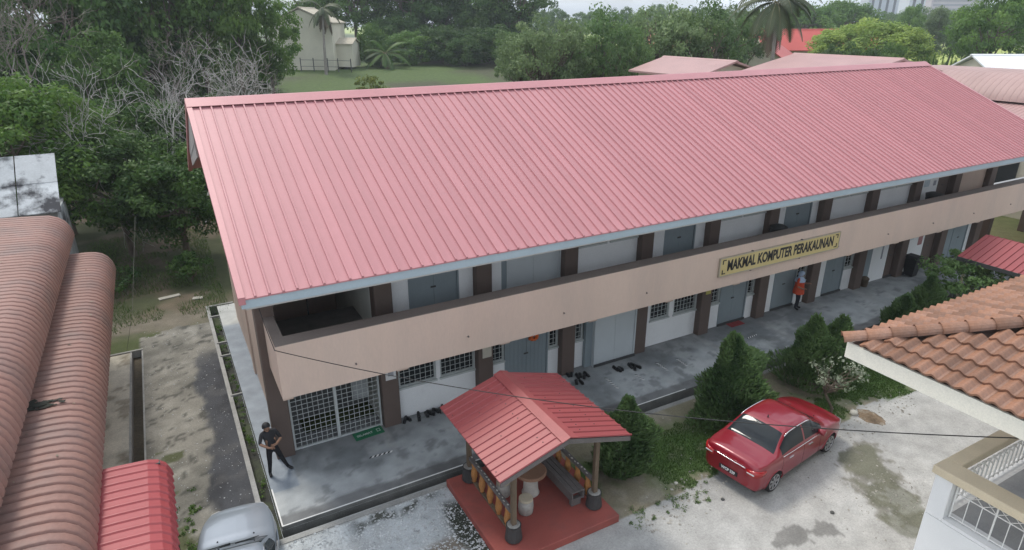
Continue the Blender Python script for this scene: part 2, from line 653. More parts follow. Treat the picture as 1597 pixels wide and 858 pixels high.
def walk_tone(X, Y):
    c = np.zeros(X.shape + (3,))
    n1 = fbm(X, Y, 2.2, 101)
    n2 = fbm(X, Y, 0.8, 111)
    n3 = fbm(X, Y, 0.3, 121, 3)
    c[:] = (0.36, 0.38, 0.385)
    c = lerp3(c, (0.20, 0.215, 0.22), sst(0.40, 0.62, n1))
    c = lerp3(c, (0.46, 0.475, 0.47), sst(0.52, 0.7, n2) * .6)
    c = lerp3(c, (0.15, 0.16, 0.16), sst(0.58, 0.68, n3 + .2 * (n1 - .5)) * .6)
    near_wall = sst(-0.9, 0.1, Y + .5 * (n2 - .5)) * (X > 0.5)  # concrete gets darker towards the wall
    c = lerp3(c, (0.20, 0.205, 0.205), near_wall * .6)
    jt = np.minimum(np.mod(X + 0.1, 3.0), 3.0 - np.mod(X + 0.1, 3.0))
    c = lerp3(c, (0.40, 0.40, 0.39), (jt < 0.13) * (X > 0.8) * .45 * sst(.3, .6, n2))
    gut = sst(-2.16, -2.22, Y + 0.22 * (n2 - .5) + .1 * (n3 - .5)) * 1.0
    gut = 1 - sst(-2.26, -2.16, Y + 0.25 * (n2 - .5) + .12 * (n3 - .5))
    c = lerp3(c, (0.105, 0.105, 0.105), gut * (0.72 + .28 * sst(.4, .6, n1)))
    c = lerp3(c, (0.27, 0.305, 0.34), (X < 0.3) * (Y > -1.3) * 1.0)
    j2 = ((X < 0.3) & (np.abs(Y - 3.45) < 0.04)).astype(float)
    c = lerp3(c, (0.5, 0.5, 0.49), j2)
    c = lerp3(c, (0.42, 0.43, 0.41), ((X < 0.3) & (Y > 9.4)).astype(float))
    return np.clip(c, 0.01, 0.8)


wx = lines((-0.336, 17, .09), (17, 34.2, .2))
wy = lines((-2.596, 0.6, .07), (0.6, 11.5, .25))
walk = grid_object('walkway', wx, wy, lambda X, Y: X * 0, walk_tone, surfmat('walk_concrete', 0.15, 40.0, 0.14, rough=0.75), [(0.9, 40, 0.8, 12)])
tag(walk, kind='structure')
m_conc = mat('drain_concrete', (0.16, 0.16, 0.15), 0.9, .35, 2.0, .2, 30, bump=.3)
m_lip = mat('lip_concrete', (0.30, 0.30, 0.285), 0.85, .25, 2.0, .2, 30, bump=.2)
m_dark = mat('drain_silt', (0.03, 0.032, 0.026), 0.8, .4, 3.0, .3, 20, stain=((.05, .065, .03), 1.5, .45, .6))
m_white = mat('white_line_paint', (0.72, 0.72, 0.70), 0.6, .15, 4, .1)
b = MB()
b.box(-0.336, 34.2, -2.596, -2.50, -0.42, -0.004).box(-0.336, -0.25, -2.50, 11.5, -0.42, -0.004)
tag(b.build('walkway_edge', m_conc), kind='structure')
b = MB()
b.box(-0.33, 12.0, -2.592, -2.562, 0.003, 0.012).box(-0.332, -0.300, -2.562, -1.15, 0.003, 0.012)
tag(b.build('edge_line', m_white), kind='structure')
b = MB()
b.box(-0.62, 34, -2.85, -2.60, -0.46, -0.40).box(-0.62, -0.34, -2.60, 11.75, -0.461, -0.402)
b.box(-0.66, 34, -2.90, -2.852, -0.46, -0.104).box(-0.34, -0.0, 11.52, 11.80, -0.46, -0.11)
tag(b.build('drain', m_dark), kind='structure')
b = MB()
b.box(-0.745, -0.625, -3.0, 11.85, -0.46, -0.055).box(-0.625, 0.3, 11.76, 11.86, -0.46, -0.06)
b.box(-0.62, 7.0, -3.04, -2.905, -0.30, -0.082)
tag(b.build('drain_kerb', m_lip), kind='structure')
for yy, dz in ((10.6, 0), (8.05, 0), (6.95, 0), (4.05, 0)):
    o = MB().bevbox(-0.68, -0.30, yy - .035, yy + .035, -0.10, -0.02, .008).build('drain_brace', m_lip, None)
    tag(o, kind='structure')
b = MB()
b.box(-3.42, -3.08, -7, 8.95, -0.40, -0.34)
tag(b.build('trough_bed', mat('trough_silt', (0.075, 0.06, 0.04), 0.9, .35, 1.5, .3, 14)), kind='structure')
b = MB()
b.box(-3.46, -3.402, -7, 8.9, -0.40, -0.085).box(-3.098, -3.05, -7, 8.9, -0.40, -0.09).box(-4.6, -3.05, 8.902, 8.99, -.40, -.06)
tag(b.build('trough_wall', m_lip), kind='structure')


# loose stones, only colour and relief that lies on the ground
def scatter(name, n, region, size, m, seed, zoff=0.0, flat=0.6):
    rs = np.random.RandomState(seed)
    V = []
    F = []
    base = np.array([(1, 0, 0), (-.9, .1, 0), (0, 1, .1), (.1, -1, 0), (0, 0, 1), (0, .1, -.7)])
    fc = [(0, 2, 4), (2, 1, 4), (1, 3, 4), (3, 0, 4), (2, 0, 5), (1, 2, 5), (3, 1, 5), (0, 3, 5)]
    k = 0
    while k < n:
        x, y, w = region(rs)
        if w is False:
            continue
        s = size * (0.45 + rs.rand() ** 3 * 2.0)
        a = rs.rand() * 6.283
        p = base * s * (0.75 + .5 * rs.rand(6, 1)) * np.array((1, 0.75, flat))
        ca, sa = math.cos(a), math.sin(a)
        q = np.stack([p[:, 0] * ca - p[:, 1] * sa + x, p[:, 0] * sa + p[:, 1] * ca + y, p[:, 2] - 0.1 + zoff + s * .15], 1)
        nb = len(V)
        V += [tuple(t) for t in q]
        F += [tuple(nb + t for t in f) for f in fc]
        k += 1
    me = bpy.data.meshes.new(name)
    me.from_pydata(V, [], F)
    me.materials.append(m)
    o = bpy.data.objects.new(name, me)
    COL.objects.link(o)
    return o


m_stone = mat('pebble', (0.46, 0.475, 0.475), 0.9, .5, 6, .3, 50)
m_stone2 = mat('pale_rubble', (0.36, 0.34, 0.30), 0.9, .6, 3.5, .3, 50)


def reg_gravel(rs):
    x, y = rs.uniform(-0.3, 3.7), rs.uniform(-6.2, -3.05)
    return x, y, rs.rand() < 0.9


def reg_rim(rs):
    x = rs.uniform(7.0, 18.0)
    y = -6.2 + rs.normal() * 0.35 - 0.5 * math.exp(-((x - 7.6) / .7) ** 2)
    return x, y, True


def reg_plot(rs):
    if rs.rand() < .4:
        return 12.9 + rs.normal() * .9, -8.6 + rs.normal() * .7, True
    x, y = rs.uniform(7.5, 18), rs.uniform(-6.3, -3.0)
    return x, y, rs.rand() < .7


def reg_alley(rs):
    return rs.uniform(-3.0, -0.8), rs.uniform(-3, 10.5), True


tag(scatter('gravel', 5200, reg_gravel, 0.021, m_stone, 3), 'loose grey gravel in front of the concrete walkway', 'gravel', kind='stuff')
tag(scatter('rubble', 900, reg_rim, 0.022, m_stone2, 4), 'pale rubble along the ragged edge of the grass plot', 'rubble', kind='stuff')
tag(scatter('pebbles', 800, reg_plot, 0.016, m_stone2, 5), 'small stones strewn over the grass plot and yard', 'stones', kind='stuff')
tag(scatter('grit', 900, reg_alley, 0.012, m_stone, 6), 'grit and small stones scattered along the narrow alley', 'grit', kind='stuff')
# lone larger stones
for (x, y, s, lab) in ((15.55, -5.95, .13, 'pale rounded stone beside the clay heap'), (8.75, -5.75, .055, 'small white stone at the edge of the grass plot'),
                       (9.35, -6.75, .05, 'dark stone lying on the pale yard behind the red car'), (11.3, -8.35, .055, 'dark stone on the yard in front of the gravelly patch')):
    b = MB()
    r = np.random.RandomState(int(x * 100))
    rings = []
    for zi, rr in ((-.5, .5), (-.1, 1.0), (.35, .85), (.62, .4)):
        rings.append([(x + s * rr * math.cos(k * .785) * (0.85 + .3 * r.rand()), y + s * rr * math.sin(k * .785) * (0.85 + .3 * r.rand()), -.1 + s * (zi + .3)) for k in range(8)])
    b.loft(rings, True, True)
    dark = 'dark' in lab
    o = b.build('stone', mat('dark_stone', (.09, .09, .085), .9) if dark else mat('white_stone', (.5, .48, .42), .9), smooth=True)
    tag(o, lab, 'stone')
b = MB()
rs = np.random.RandomState(5)
rings = []
lob = [.75 + .5 * rs.rand() for _ in range(26)]
for zi, rr in ((-.05, 1.12), (.1, .95), (.42, .78), (.65, .58), (.85, .38), (1.0, .16)):
    rings.append([(15.85 + .36 * rr * math.cos(k * .2417) * (.35 * lob[k] + .65) * (.9 + .2 * rs.rand()),
                   -6.3 + .46 * rr * math.sin(k * .2417) * (.6 * lob[k] + .4) * (.9 + .2 * rs.rand()),
                   -.115 + .085 * zi * (.75 + .5 * rs.rand())) for k in range(26)])
b.loft(rings, True, True)
tag(b.build('clay_heap', mat('clay', (.20, .145, .095), .95, .4, 5, .35, 40, bump=.6, stain=((.30, .27, .22), 3.0, .5, .65)), smooth=True), 'low heap of orange clay on the yard beside the flowering shrub', 'clay heap')


# grass blades on the plot, the bank edge and the soil behind the gable end
def grass_blades(name, n, reg, m, seed, h=0.09):
    rs = np.random.RandomState(seed)
    P = []
    while len(P) < n:
        q = reg(rs, n)
        P += list(q)
    P = np.array(P[:n])
    a = rs.rand(n) * 6.283
    hh = h * (0.5 + rs.rand(n))
    w = 0.008 + .006 * rs.rand(n)
    lean = (rs.rand(n, 2) - .5) * hh[:, None] * 1.2
    z0 = gz(P[:, 0], P[:, 1])
    A = np.stack([P[:, 0] - w * np.cos(a), P[:, 1] - w * np.sin(a), z0], 1)
    B = np.stack([P[:, 0] + w * np.cos(a), P[:, 1] + w * np.sin(a), z0], 1)
    C = np.stack([P[:, 0] + lean[:, 0], P[:, 1] + lean[:, 1], z0 + hh], 1)
    co = np.stack([A, B, C], 1).reshape(-1, 3)
    return tri_mesh(name, co, np.repeat(rs.rand(n), 3), m)


def tri_mesh(name, co, tint, m, k=3):
    me = bpy.data.meshes.new(name)
    n = len(co) // k
    me.vertices.add(len(co))
    me.vertices.foreach_set('co', co.ravel().astype(np.float32))
    me.loops.add(len(co))
    me.loops.foreach_set('vertex_index', np.arange(len(co), dtype=np.int32))
    me.polygons.add(n)
    me.polygons.foreach_set('loop_start', np.arange(0, len(co), k, dtype=np.int32))
    me.polygons.foreach_set('loop_total', np.full(n, k, np.int32))
    me.update(calc_edges=True)
    at = me.attributes.new('tint', 'FLOAT', 'POINT')
    at.data.foreach_set('value', tint.astype(np.float32))
    me.materials.append(m)
    o = bpy.data.objects.new(name, me)
    COL.objects.link(o)
    return o


def reg_grass(rs, n):
    x, y = rs.uniform(7.2, 20, n), rs.uniform(-6.3, -3.0, n)
    t = ground_tone(x[None], y[None])[0]
    ok = (t[:, 1] > t[:, 0] * 1.12) & (t[:, 1] < .2)
    return np.stack([x, y], 1)[ok]


def reg_back(rs, n):
    x, y = rs.uniform(-9, 0.1, n), rs.uniform(10.8, 24, n)
    ok = fbm(x, y, 2.0, 77) > .46
    return np.stack([x, y], 1)[ok]


m_grass = leafmat('grass_blade', (0.055, 0.11, 0.026), (0.12, 0.185, 0.05), .3)
tag(grass_blades('grass', 34000, reg_grass, m_grass, 8, .05), 'short green grass on the plot around the red car', 'grass', kind='stuff')
tag(grass_blades('undergrowth', 14000, reg_back, m_grass, 9, .14), 'rough grass under the dark trees beyond the gable end', 'grass', kind='stuff')
# ------------------------------------------------------------------ the long school block
M_BEIGE = mat('beige_paint', (0.57, 0.44, 0.36), 0.8, .06, .6, .04, 30, stain=((0.49, 0.39, 0.33), 0.7, .50, .85), stretch=(1.2, 1.2, .25))
M_BEIGE_DK = mat('parapet_top_paint', (0.20, 0.165, 0.145), 0.85, .15, .8, .1, 30)
M_WHITEW = mat('white_wall_paint', (0.80, 0.81, 0.81), 0.75, .06, .7, .04, 30, stain=((0.5, 0.51, 0.5), 0.8, .6, .9))
M_BROWN = mat('brown_paint', (0.125, 0.092, 0.078), 0.7, .12, 1.2, .06, 30)
M_FASCIA = mat('pale_blue_fascia_paint', (0.36, 0.44, 0.48), 0.6, .08, .8, .04, 30)
M_DOOR = mat('grey_blue_door_paint', (0.24, 0.285, 0.305), 0.55, .10, 1.0, .05, 30)
M_DOORP = mat('pale_grey_door_paint', (0.52, 0.56, 0.575), 0.55, .08, .8, .04, 30)
M_GRILLE = mat('grille_paint', (0.50, 0.53, 0.52), 0.5, .1, 5, .05)
M_PANE = glassmat('window_pane', (0.014, 0.018, 0.02), 0.12, .5)
M_DARKIN = mat('dim_interior', (0.05, 0.047, 0.042), 0.9, .2)
M_SOFFIT = mat('soffit_board', (0.5, 0.5, 0.48), 0.8, .1, 1, .05)
M_ROOF = mat('pink_metal_sheet', (0.455, 0.203, 0.215), 0.40, .07, .35, .03, 9, spec=.45, rnd=.06, stretch=(1, .2, 1), stain=((.385, .18, .195), .5, .54, .8))
M_RIDGE = mat('pink_metal_flashing', (0.46, 0.195, 0.205), 0.40, .08, .8, .04, 12, spec=.55)
M_STEEL = mat('dark_steel', (0.06, 0.06, 0.06), 0.5, .2, 5, .1)
M_POSTER = mat('poster_paper', (0.7, 0.7, 0.7), 0.7, .05)
M_INK = mat('ink_black', (0.02, 0.02, 0.022), 0.6, .1)

SB = thing('school_block', 'long two-storey beige school block with ribbed pink metal roof and brown columns', 'building', (0.2, 0, 0))
EY, EZ, RY, RZ = -2.2315, 5.60, 4.94, 8.807
XL, XR = -0.385, 34.186
BACK = 10.0

# walls that are not seen bay by bay
b = MB()
b.box(0.25, 33.6, BACK - .15, BACK, -0.1, 5.35)                                    # rear wall
b.build('rear_wall', M_BEIGE, SB)
for nm, x0, x1 in (('gable_wall', 0.25, 0.40), ('end_wall', 33.45, 33.60)):
    sl = (RZ - EZ) / (RY - EY)
    pts = [(0.42, -0.1), (BACK - .152, -0.1), (BACK - .152, EZ + (2 * RY - EY - BACK) * sl - .12), (RY, RZ - .14), (0.42, EZ + (0.42 - EY) * sl - .12)]
    MB().prism_x(pts, x0, x1).build(nm, M_BEIGE, SB)
MB().box(0.205, 0.25, 0.43, 1.0, -.02, 5.2).build('pilaster', M_BEIGE, SB)
MB().box(0.20, 0.25, 5.0, 5.4, -.02, 5.6).build('pilaster', M_BEIGE, SB)
# small boxed vent high on the gable
v = MB().prism_x([(4.97, 8.62), (9.3, 6.72), (9.1, 6.25), (4.97, 7.25)], -0.36, -0.32).build('gable_cladding', mat('cladding_grey', (0.30, 0.285, 0.27), .85, .2, 1.5), SB)
MB().prism_x([(5.0, 7.62), (9.2, 6.50), (9.2, 6.53), (5.0, 7.65)], -0.366, -0.361).build('cladding_joint', M_STEEL, v)

# floor slab of the corridor, soffit, rear rooms
b = MB().box(0.45, 33.6, -1.26, 0.24, 2.74, 2.90)
b.build('corridor_floor', mat('corridor_screed', (0.17, 0.165, 0.155), .8, .2), SB)
MB().box(3.3, 33.44, 0.42, BACK - .16, 2.70, 2.92).build('floor_slab', M_DARKIN, SB)
MB().box(XL + .1, XR - .1, EY + .12, 0.24, 5.30, 5.335).build('soffit', M_SOFFIT, SB)
MB().box(0.45, 33.4, 0.24, BACK - .16, 5.30, 5.335).build('ceiling', M_SOFFIT, SB)

# parapet: thick beige band with brownish top, returning at the gable end
PZ0, PZ1 = 2.768, 4.134
b = MB()
b.box(0.206, 34.6, -1.71, -1.26, PZ0, PZ1 - .012)
b.box(0.206, 0.455, -1.26, 0.42, PZ0, PZ1 - .012)
par = b.build('parapet', M_BEIGE, SB)
b = MB()
b.box(0.204, 34.6, -1.712, -1.258, PZ1 - .012, PZ1).box(0.204, 0.457, -1.258, 0.42, PZ1 - .0125, PZ1 - .0005)
b.build('parapet_coping', M_BEIGE_DK, par)
for k in range(11):
    x = 1.95 + 2.96 * k
    b = MB().tube([(x, -1.70, 3.24), (x, -1.75, 3.235)], 0.022, 8)
    b.build('drain_spout', mat('spout_grey', (.16, .14, .13), .7), SB)

# columns on a three metre grid
for k in range(12):
    x = 3.0 * k
    MB().bevbox(x + (.03 if k == 0 else 0), x + .5, 0.0, 0.42, -0.02, 5.30, .02).build('column', M_BROWN, SB)
MB().box(0.262, 0.50, -1.24, -0.003, 2.45, 2.738).build('beam', M_BEIGE, SB)
for k in range(1, 12):
    MB().box(3 * k + .1, 3 * k + .4, -1.24, -0.003, 2.45, 2.738).build('beam', M_BEIGE, SB)

WY = 0.25


def wall(x0, x1, z0, z1, m=M_WHITEW, y0=WY, th=.14, name='wall_panel'):
    return MB().box(x0, x1, y0, y0 + th, z0, z1).build(name, m, SB)


def window(x0, x1, z0, z1, grid=(0.16, 0.17), frame=M_GRILLE, y=WY):
    w = MB()
    t = .045
    w.box(x0, x1, y + .02, y + .10, z0, z0 + t).box(x0, x1, y + .02, y + .10, z1 - t, z1)
    w.box(x0, x0 + t, y + .02, y + .10, z0 + t, z1 - t).box(x1 - t, x1, y + .02, y + .10, z0 + t, z1 - t)
    o = w.build('window', frame, SB)
    MB().box(x0 + t, x1 - t, y + .065, y + .075, z0 + t, z1 - t).build('pane', M_PANE, o)
    MB().box(x0 - .03, x1 + .03, y - .05, y + .019, z0 - .06, z0 - .002).build('sill', M_GRILLE, o)
    if grid:
        g = MB()
        nx = max(2, int(round((x1 - x0) / grid[0])))
        nz = max(2, int(round((z1 - z0) / grid[1])))
        for i in range(nx + 1):
            x = x0 + (x1 - x0) * i / nx
            g.box(x - .006, x + .006, y - .012, y + .002, z0, z1)
        for j in range(nz + 1):
            z = z0 + (z1 - z0) * j / nz
            g.box(x0, x1, y - .016, y - .0125, z - .0065, z + .0065)
        g.build('grille', M_GRILLE, o)
    return o


def door(x0, x1, z0, z1, m, leaves=2, planks=0, y=WY, handle=True, step=True):
    o = MB().prism_y([(x0, z0), (x0 + .05, z0), (x0 + .05, z1 - .05), (x1 - .05, z1 - .05), (x1 - .05, z0), (x1, z0), (x1, z1), (x0, z1)], y - .02, y + .12).build('door', m, SB)
    n = leaves
    wdt = (x1 - x0 - .10) / n
    for i in range(n):
        a = x0 + .05 + wdt * i + .004
        c = a + wdt - .008
        leaf = MB()
        if planks:
            pw = (c - a) / planks
            for j in range(planks):
                leaf.box(a + j * pw + .003, a + (j + 1) * pw - .003, y + .02, y + .055, z0 + .02, z1 - .055)
            leaf.box(a, c, y + .055, y + .07, z0 + .02, z1 - .055)
        else:
            leaf.box(a, c, y + .02, y + .06, z0 + .02, z1 - .055)
        leaf.build('door_leaf', m, o)
    if handle:
        xm = (x0 + x1) / 2
        MB().box(xm - .09, xm + .06, y + .002, y + .018, z0 + 1.02, z0 + 1.07).build('handle', M_STEEL, o)
    if step:
        MB().box(x0, x1, y - .06, y - .021, z0 - .0, z0 + .09).build('threshold', M_STEEL, o)
    return o


DT = 0.95       # dado height
LT = 2.30       # window head


def dado_bay(x0, x1, wins, dz=0.0, y=WY):
    """white dado, barred windows with white piers between, lintel"""
    wall(x0, x1, dz - .02, dz + DT)
    wall(x0, x1, dz + LT, dz + 2.76 if dz < 1 else 5.3)
    edges = [x0]
    for a, c in wins:
        edges += [a, c]
    edges.append(x1)
    for i in range(0, len(edges), 2):
        if edges[i + 1] - edges[i] > .012:
            wall(edges[i], edges[i + 1], dz + DT, dz + LT)
    for a, c in wins:
        window(a + .002, c - .002, dz + DT + .065, dz + LT - .003)


def dpiece(x0, x1, has_win=True, pad=.03, z1=2.76, dz=0.0):
    wall(x0, x1, dz - .02, dz + DT)
    if has_win:
        window(x0 + pad, x1 - pad, dz + DT + .065, dz + LT - .003)
        wall(x0, x1, dz + LT, dz + z1)
    else:
        wall(x0, x1, dz + DT, dz + z1)


# ground floor
gate = MB().box(0.52, 2.98, .18, .24, 0.0, .05).box(0.52, 2.98, .18, .24, 2.5, 2.6).box(.52, .57, .18, .24, .05, 2.5).box(2.93, 2.98, .18, .24, .05, 2.5).box(1.70, 1.78, .17, .25, .05, 2.5).build('gate', M_GRILLE, SB)
for (a, c) in ((.57, 1.70), (1.78, 2.93)):
    g = MB()
    nx, nz = 8, 17
    for i in range(1, nx):
        x = a + (c - a) * i / nx
        g.box(x - .006, x + .006, .19, .202, .05, 2.5)
    for j in range(1, nz):
        z = .05 + 2.45 * j / nz
        g.box(a, c, .203, .213, z - .0065, z + .0065)
    g.build('grille', M_GRILLE, gate)
MB().box(.5, 3.0, 1.6, 1.7, 0, 2.7).build('inner_screen', mat('hall_screen', (.10, .105, .105), .7, .35, 2.0), SB)  # dark sheet standing in for the dark stair hall behind the gate
MB().box(2.3, 2.75, .5, .56, .9, 2.45).build('notice_board', mat('grey_board', (.33, .35, .35), .7), SB)
dado_bay(3.5, 6.0, [(3.58, 4.72), (4.86, 5.98)])
dpiece(6.5, 7.02)
door(7.02, 8.60, 0, 2.5, M_DOOR, 2, 5)
wall(7.02, 8.6, 2.5, 2.76)
dpiece(8.60, 9.0)
dpiece(9.5, 9.98)
wall(9.98, 10.25, -.02, 2.76, M_DOOR, .10)
door(10.25, 11.98, 0, 2.6, M_DOORP, 2, 0, y=-.02, handle=False)
wall(10.25, 11.98, 2.6, 2.76, M_DOORP)
dado_bay(12.5, 15.0, [(12.82, 13.67), (13.90, 14.98)])
dpiece(15.5, 16.18)
door(16.18, 17.60, 0, 2.5, M_DOOR, 2, 0)
wall(16.18, 17.6, 2.5, 2.76)
dpiece(17.60, 18.0)
dpiece(18.5, 19.08, False)
door(19.08, 20.38, 0, 2.5, M_DOOR, 1, 0)
wall(19.08, 20.38, 2.5, 2.76)
dpiece(20.38, 21.0)
dpiece(21.5, 22.18, False)
door(22.18, 23.40, 0, 2.5, M_DOOR, 2, 0)
wall(22.18, 23.4, 2.5, 2.76)
dpiece(23.40, 24.0)
wall(24.5, 25.28, -.02, 2.76, M_DOOR)
wall(25.28, 26.42, -.02, 2.76)
door(26.42, 27.0, 0, 2.5, M_BROWN, 1, 0)
wall(26.42, 27, 2.5, 2.76, M_BROWN)
wall(27.5, 29.12, -.02, 2.76)
door(29.12, 30.0, 0, 2.5, M_BROWN, 1, 0)
wall(29.12, 30, 2.5, 2.76, M_BROWN)
wall(30.5, 31.45, -.02, 2.76, M_DOOR)
door(31.45, 32.7, 0, 2.5, M_DOOR, 2, 0)
wall(31.45, 32.7, 2.5, 2.76, M_DOOR)
wall(32.7, 33.0, -.02, 2.76, M_WHITEW)

# upper floor, behind the parapet
U = 2.90


def uwall(x0, x1, m=M_WHITEW):
    return wall(x0, x1, U, 5.30, m)


def ubay(x0, x1, wins):
    wall(x0, x1, U, 4.285)
    e = [x0]
    for a, c in wins:
        e += [a, c]
    e.append(x1)
    for i in range(0, len(e), 2):
        if e[i + 1] - e[i] > .012:
            wall(e[i], e[i + 1], 4.285, 5.30)
    for a, c in wins:
        window(a + .002, c - .002, 4.31, 5.29, None, M_STEEL)


uwall(3.5, 4.04)
door(4.04, 5.55, U, 5.2, M_DOOR, 2, 0, step=False)
uwall(5.55, 6.0)
uwall(6.5, 6.93)
uwall(6.93, 7.10, M_DOOR)
door(7.10, 9.0, U, 5.25, M_DOORP, 2, 0, step=False, handle=False)
ubay(9.5, 12.0, [(9.6, 10.71), (10.89, 11.98)])
uwall(12.5, 13.16)
door(13.16, 14.55, U, 5.2, M_DOOR, 2, 0, step=False)
uwall(14.55, 15.0)
ubay(15.5, 18.0, [(15.55, 16.72), (16.88, 17.98)])
uwall(18.5, 19.12)
door(19.12, 20.6, U, 5.2, M_DOOR, 2, 0, step=False)
uwall(20.6, 21.0)
ubay(21.5, 24.0, [(21.58, 22.75), (22.92, 23.98)])
ubay(24.5, 27.0, [(24.58, 25.75), (25.92, 26.98)])
uwall(27.5, 29.08)
door(29.08, 30.0, U, 5.2, M_BROWN, 1, 0, step=False)
uwall(30.5, 33.0, M_BEIGE)

# open stair hall in the first bay
st = MB()
for i in range(9):
    st.box(.42, 2.98, 2.41 + i * .24, 2.41 + (i + 1) * .24, 2.72 - .165 * (i + 1) - .2, 2.72 - .165 * (i + 1))
st.build('stair', mat('stair_screed', (.12, .115, .105), .85, .25), SB)
MB().box(.45, 3.0, .24, 2.4, 2.70, 2.898).build('landing', mat('corridor_screed', (0.17, 0.165, 0.155)), SB)
MB().box(3.0, 3.14, .43, BACK - .2, 0, 5.3).build('stair_side_wall', mat('stair_wall_paint', (.60, .62, .57), .8, .15, .8), SB)
b = MB().box(.41, 2.99, 4.6, 4.74, 0, 3.9).box(.41, 2.99, 4.6, 4.74, 4.75, 5.3).box(.41, .9, 4.6, 4.74, 3.9, 4.75).box(2.6, 2.99, 4.6, 4.74, 3.9, 4.75)
b.build('stair_rear_wall', M_BEIGE, SB)
rl = MB().tube([(1.7, 2.4, 3.75), (1.7, 2.6, 3.75), (1.7, 4.4, 2.6)], .025, 6).tube([(1.7, 2.4, 2.9), (1.7, 2.4, 3.75)], .02, 6)
rl.build('stair_railing', M_STEEL, SB)

# roof: panels with a standing rib, ridge cap, verges, gutter board
sl = math.atan2(RZ - EZ, RY - EY)
slope_len = math.hypot(RZ - EZ, RY - EY)
roof = MB()
roof.quad((XL, RY, RZ - .03), (XR, RY, RZ - .03), (XR, 2 * RY - EY, EZ - .03), (XL, 2 * RY - EY, EZ - .03))
for i in range(0, 124, 2):
    x = XL + (XR - XL) * i / 124
    roof.prism_x([(RY, RZ - .025), (2 * RY - EY, EZ - .025), (2 * RY - EY, EZ + .02), (RY, RZ + .02)], x, x + .04)
roof = roof.build('roof', M_RIDGE, SB)
NP = 123
pw = (XR - XL) / NP


def panel_mesh():
    b = MB()
    c, s = math.cos(sl), math.sin(sl)
    prof = [(0, 0), (.010, .046), (.044, .046), (.060, 0), (pw + .004, 0)]
    rings = []
    for t in (0.0, slope_len):
        rings.append([(x, t * c - z * s, t * s + z * c) for x, z in prof])
    b.loft(rings, closed=False)
    # turned-down lip at the eave
    b.poly([(0, 0, 0), (.010, -.046 * s, .046 * c), (.044, -.046 * s, .046 * c), (.060, 0, 0), (.060, 0.0, -.03), (0, 0.0, -.03)])
    b.quad((.060, 0, 0), (pw, 0, 0), (pw, 0, -.03), (.060, 0, -.03))
    me = b.mesh('roof_panel')
    me.materials.append(M_ROOF)
    return me


pme = panel_mesh()
rl0 = world_loc(roof)
for i in range(NP):
    jit = (RND.random() - .5) * .012
    put('roof_panel', pme, roof, (XL + pw * i - rl0.x, EY + jit - rl0.y, EZ - rl0.z))
b = MB()
c, s = math.cos(sl), math.sin(sl)
for sg in (1,):
    pass
cap = [(RY - .42 * c, RZ - .42 * s + .066), (RY - .05, RZ + .075), (RY, RZ + .085), (RY + .05, RZ + .075), (RY + .42 * c, RZ - .42 * s + .066),
       (RY + .42 * c, RZ - .42 * s + .058), (RY, RZ + .075), (RY - .42 * c, RZ - .42 * s + .058)]
b.prism_x(cap, XL - .02, XR + .02)
b.build('ridge_cap', M_RIDGE, roof)
for (x0, x1) in ((XL - .025, XL + .11), (XR - .11, XR + .025)):
    b = MB()
    b.prism_x([(EY - .02, EZ - .12), (RY, RZ - .09), (RY, RZ + .048), (EY - .02, EZ + .045)], x0, x1)
    b.build('verge_trim', M_RIDGE, roof)
    b = MB()
    b.prism_x([(2 * RY - EY + .02, EZ - .12), (RY + .001, RZ - .09), (RY + .001, RZ + .048), (2 * RY - EY + .02, EZ + .045)], x0, x1)
    b.build('verge_trim', M_RIDGE, roof)
MB().box(XL + .02, XR - .02, EY + .02, EY + .115, 5.375, 5.565).build('gutter_board', M_FASCIA, roof)

# ---- sign board on the parapet
SG = thing('signboard', 'yellow signboard reading MAKMAL KOMPUTER PERAKAUNAN on the beige parapet', 'sign', (13.75, -1.75, 3.19))
m_yel = mat('sign_yellow', (0.52, 0.42, 0.19), 0.5, .05, 1, .03)
m_frame = mat('sign_frame_metal', (0.40, 0.36, 0.28), 0.4, .1, metal=.3)
MB().box(13.78, 19.62, -1.765, -1.725, 3.215, 3.795).build('board', m_yel, SG)
b = MB().box(13.74, 19.66, -1.775, -1.72, 3.18, 3.215).box(13.74, 19.66, -1.775, -1.72, 3.795, 3.83).box(13.74, 13.78, -1.775, -1.72, 3.215, 3.795).box(19.62, 19.66, -1.775, -1.72, 3.215, 3.795)
b.build('frame', m_frame, SG)
tm = text_mesh('lettering', 'MAKMAL KOMPUTER PERAKAUNAN', 0.5, 5.22, .002, .018)
tm.materials.append(M_INK)
put('lettering', tm, SG, (14.09 - 13.75, -1.769 + 1.75, 3.335 - 3.19))
for (x, z, sx, sz) in ((13.86, 3.75, 1, -1), (13.86, 3.26, 1, 1), (19.54, 3.75, -1, -1), (19.54, 3.26, -1, 1)):
    b = MB()
    x0, x1 = sorted((x, x + .16 * sx))
    z0, z1 = sorted((z, z + .035 * sz))
    b.box(x0, x1, -1.770, -1.7665, z0, z1)
    x0, x1 = sorted((x, x + .045 * sx))
    z0, z1 = sorted((z + .035 * sz, z + .15 * sz))
    b.box(x0, x1, -1.770, -1.7665, z0, z1)
    b.build('corner_mark', M_INK, SG)
for x in (15.2, 17.6):
    for z in (3.175, 3.835):
        MB().box(x - .03, x + .03, -1.772, -1.712, z - .02, z + .02).build('clip', M_STEEL, SG)
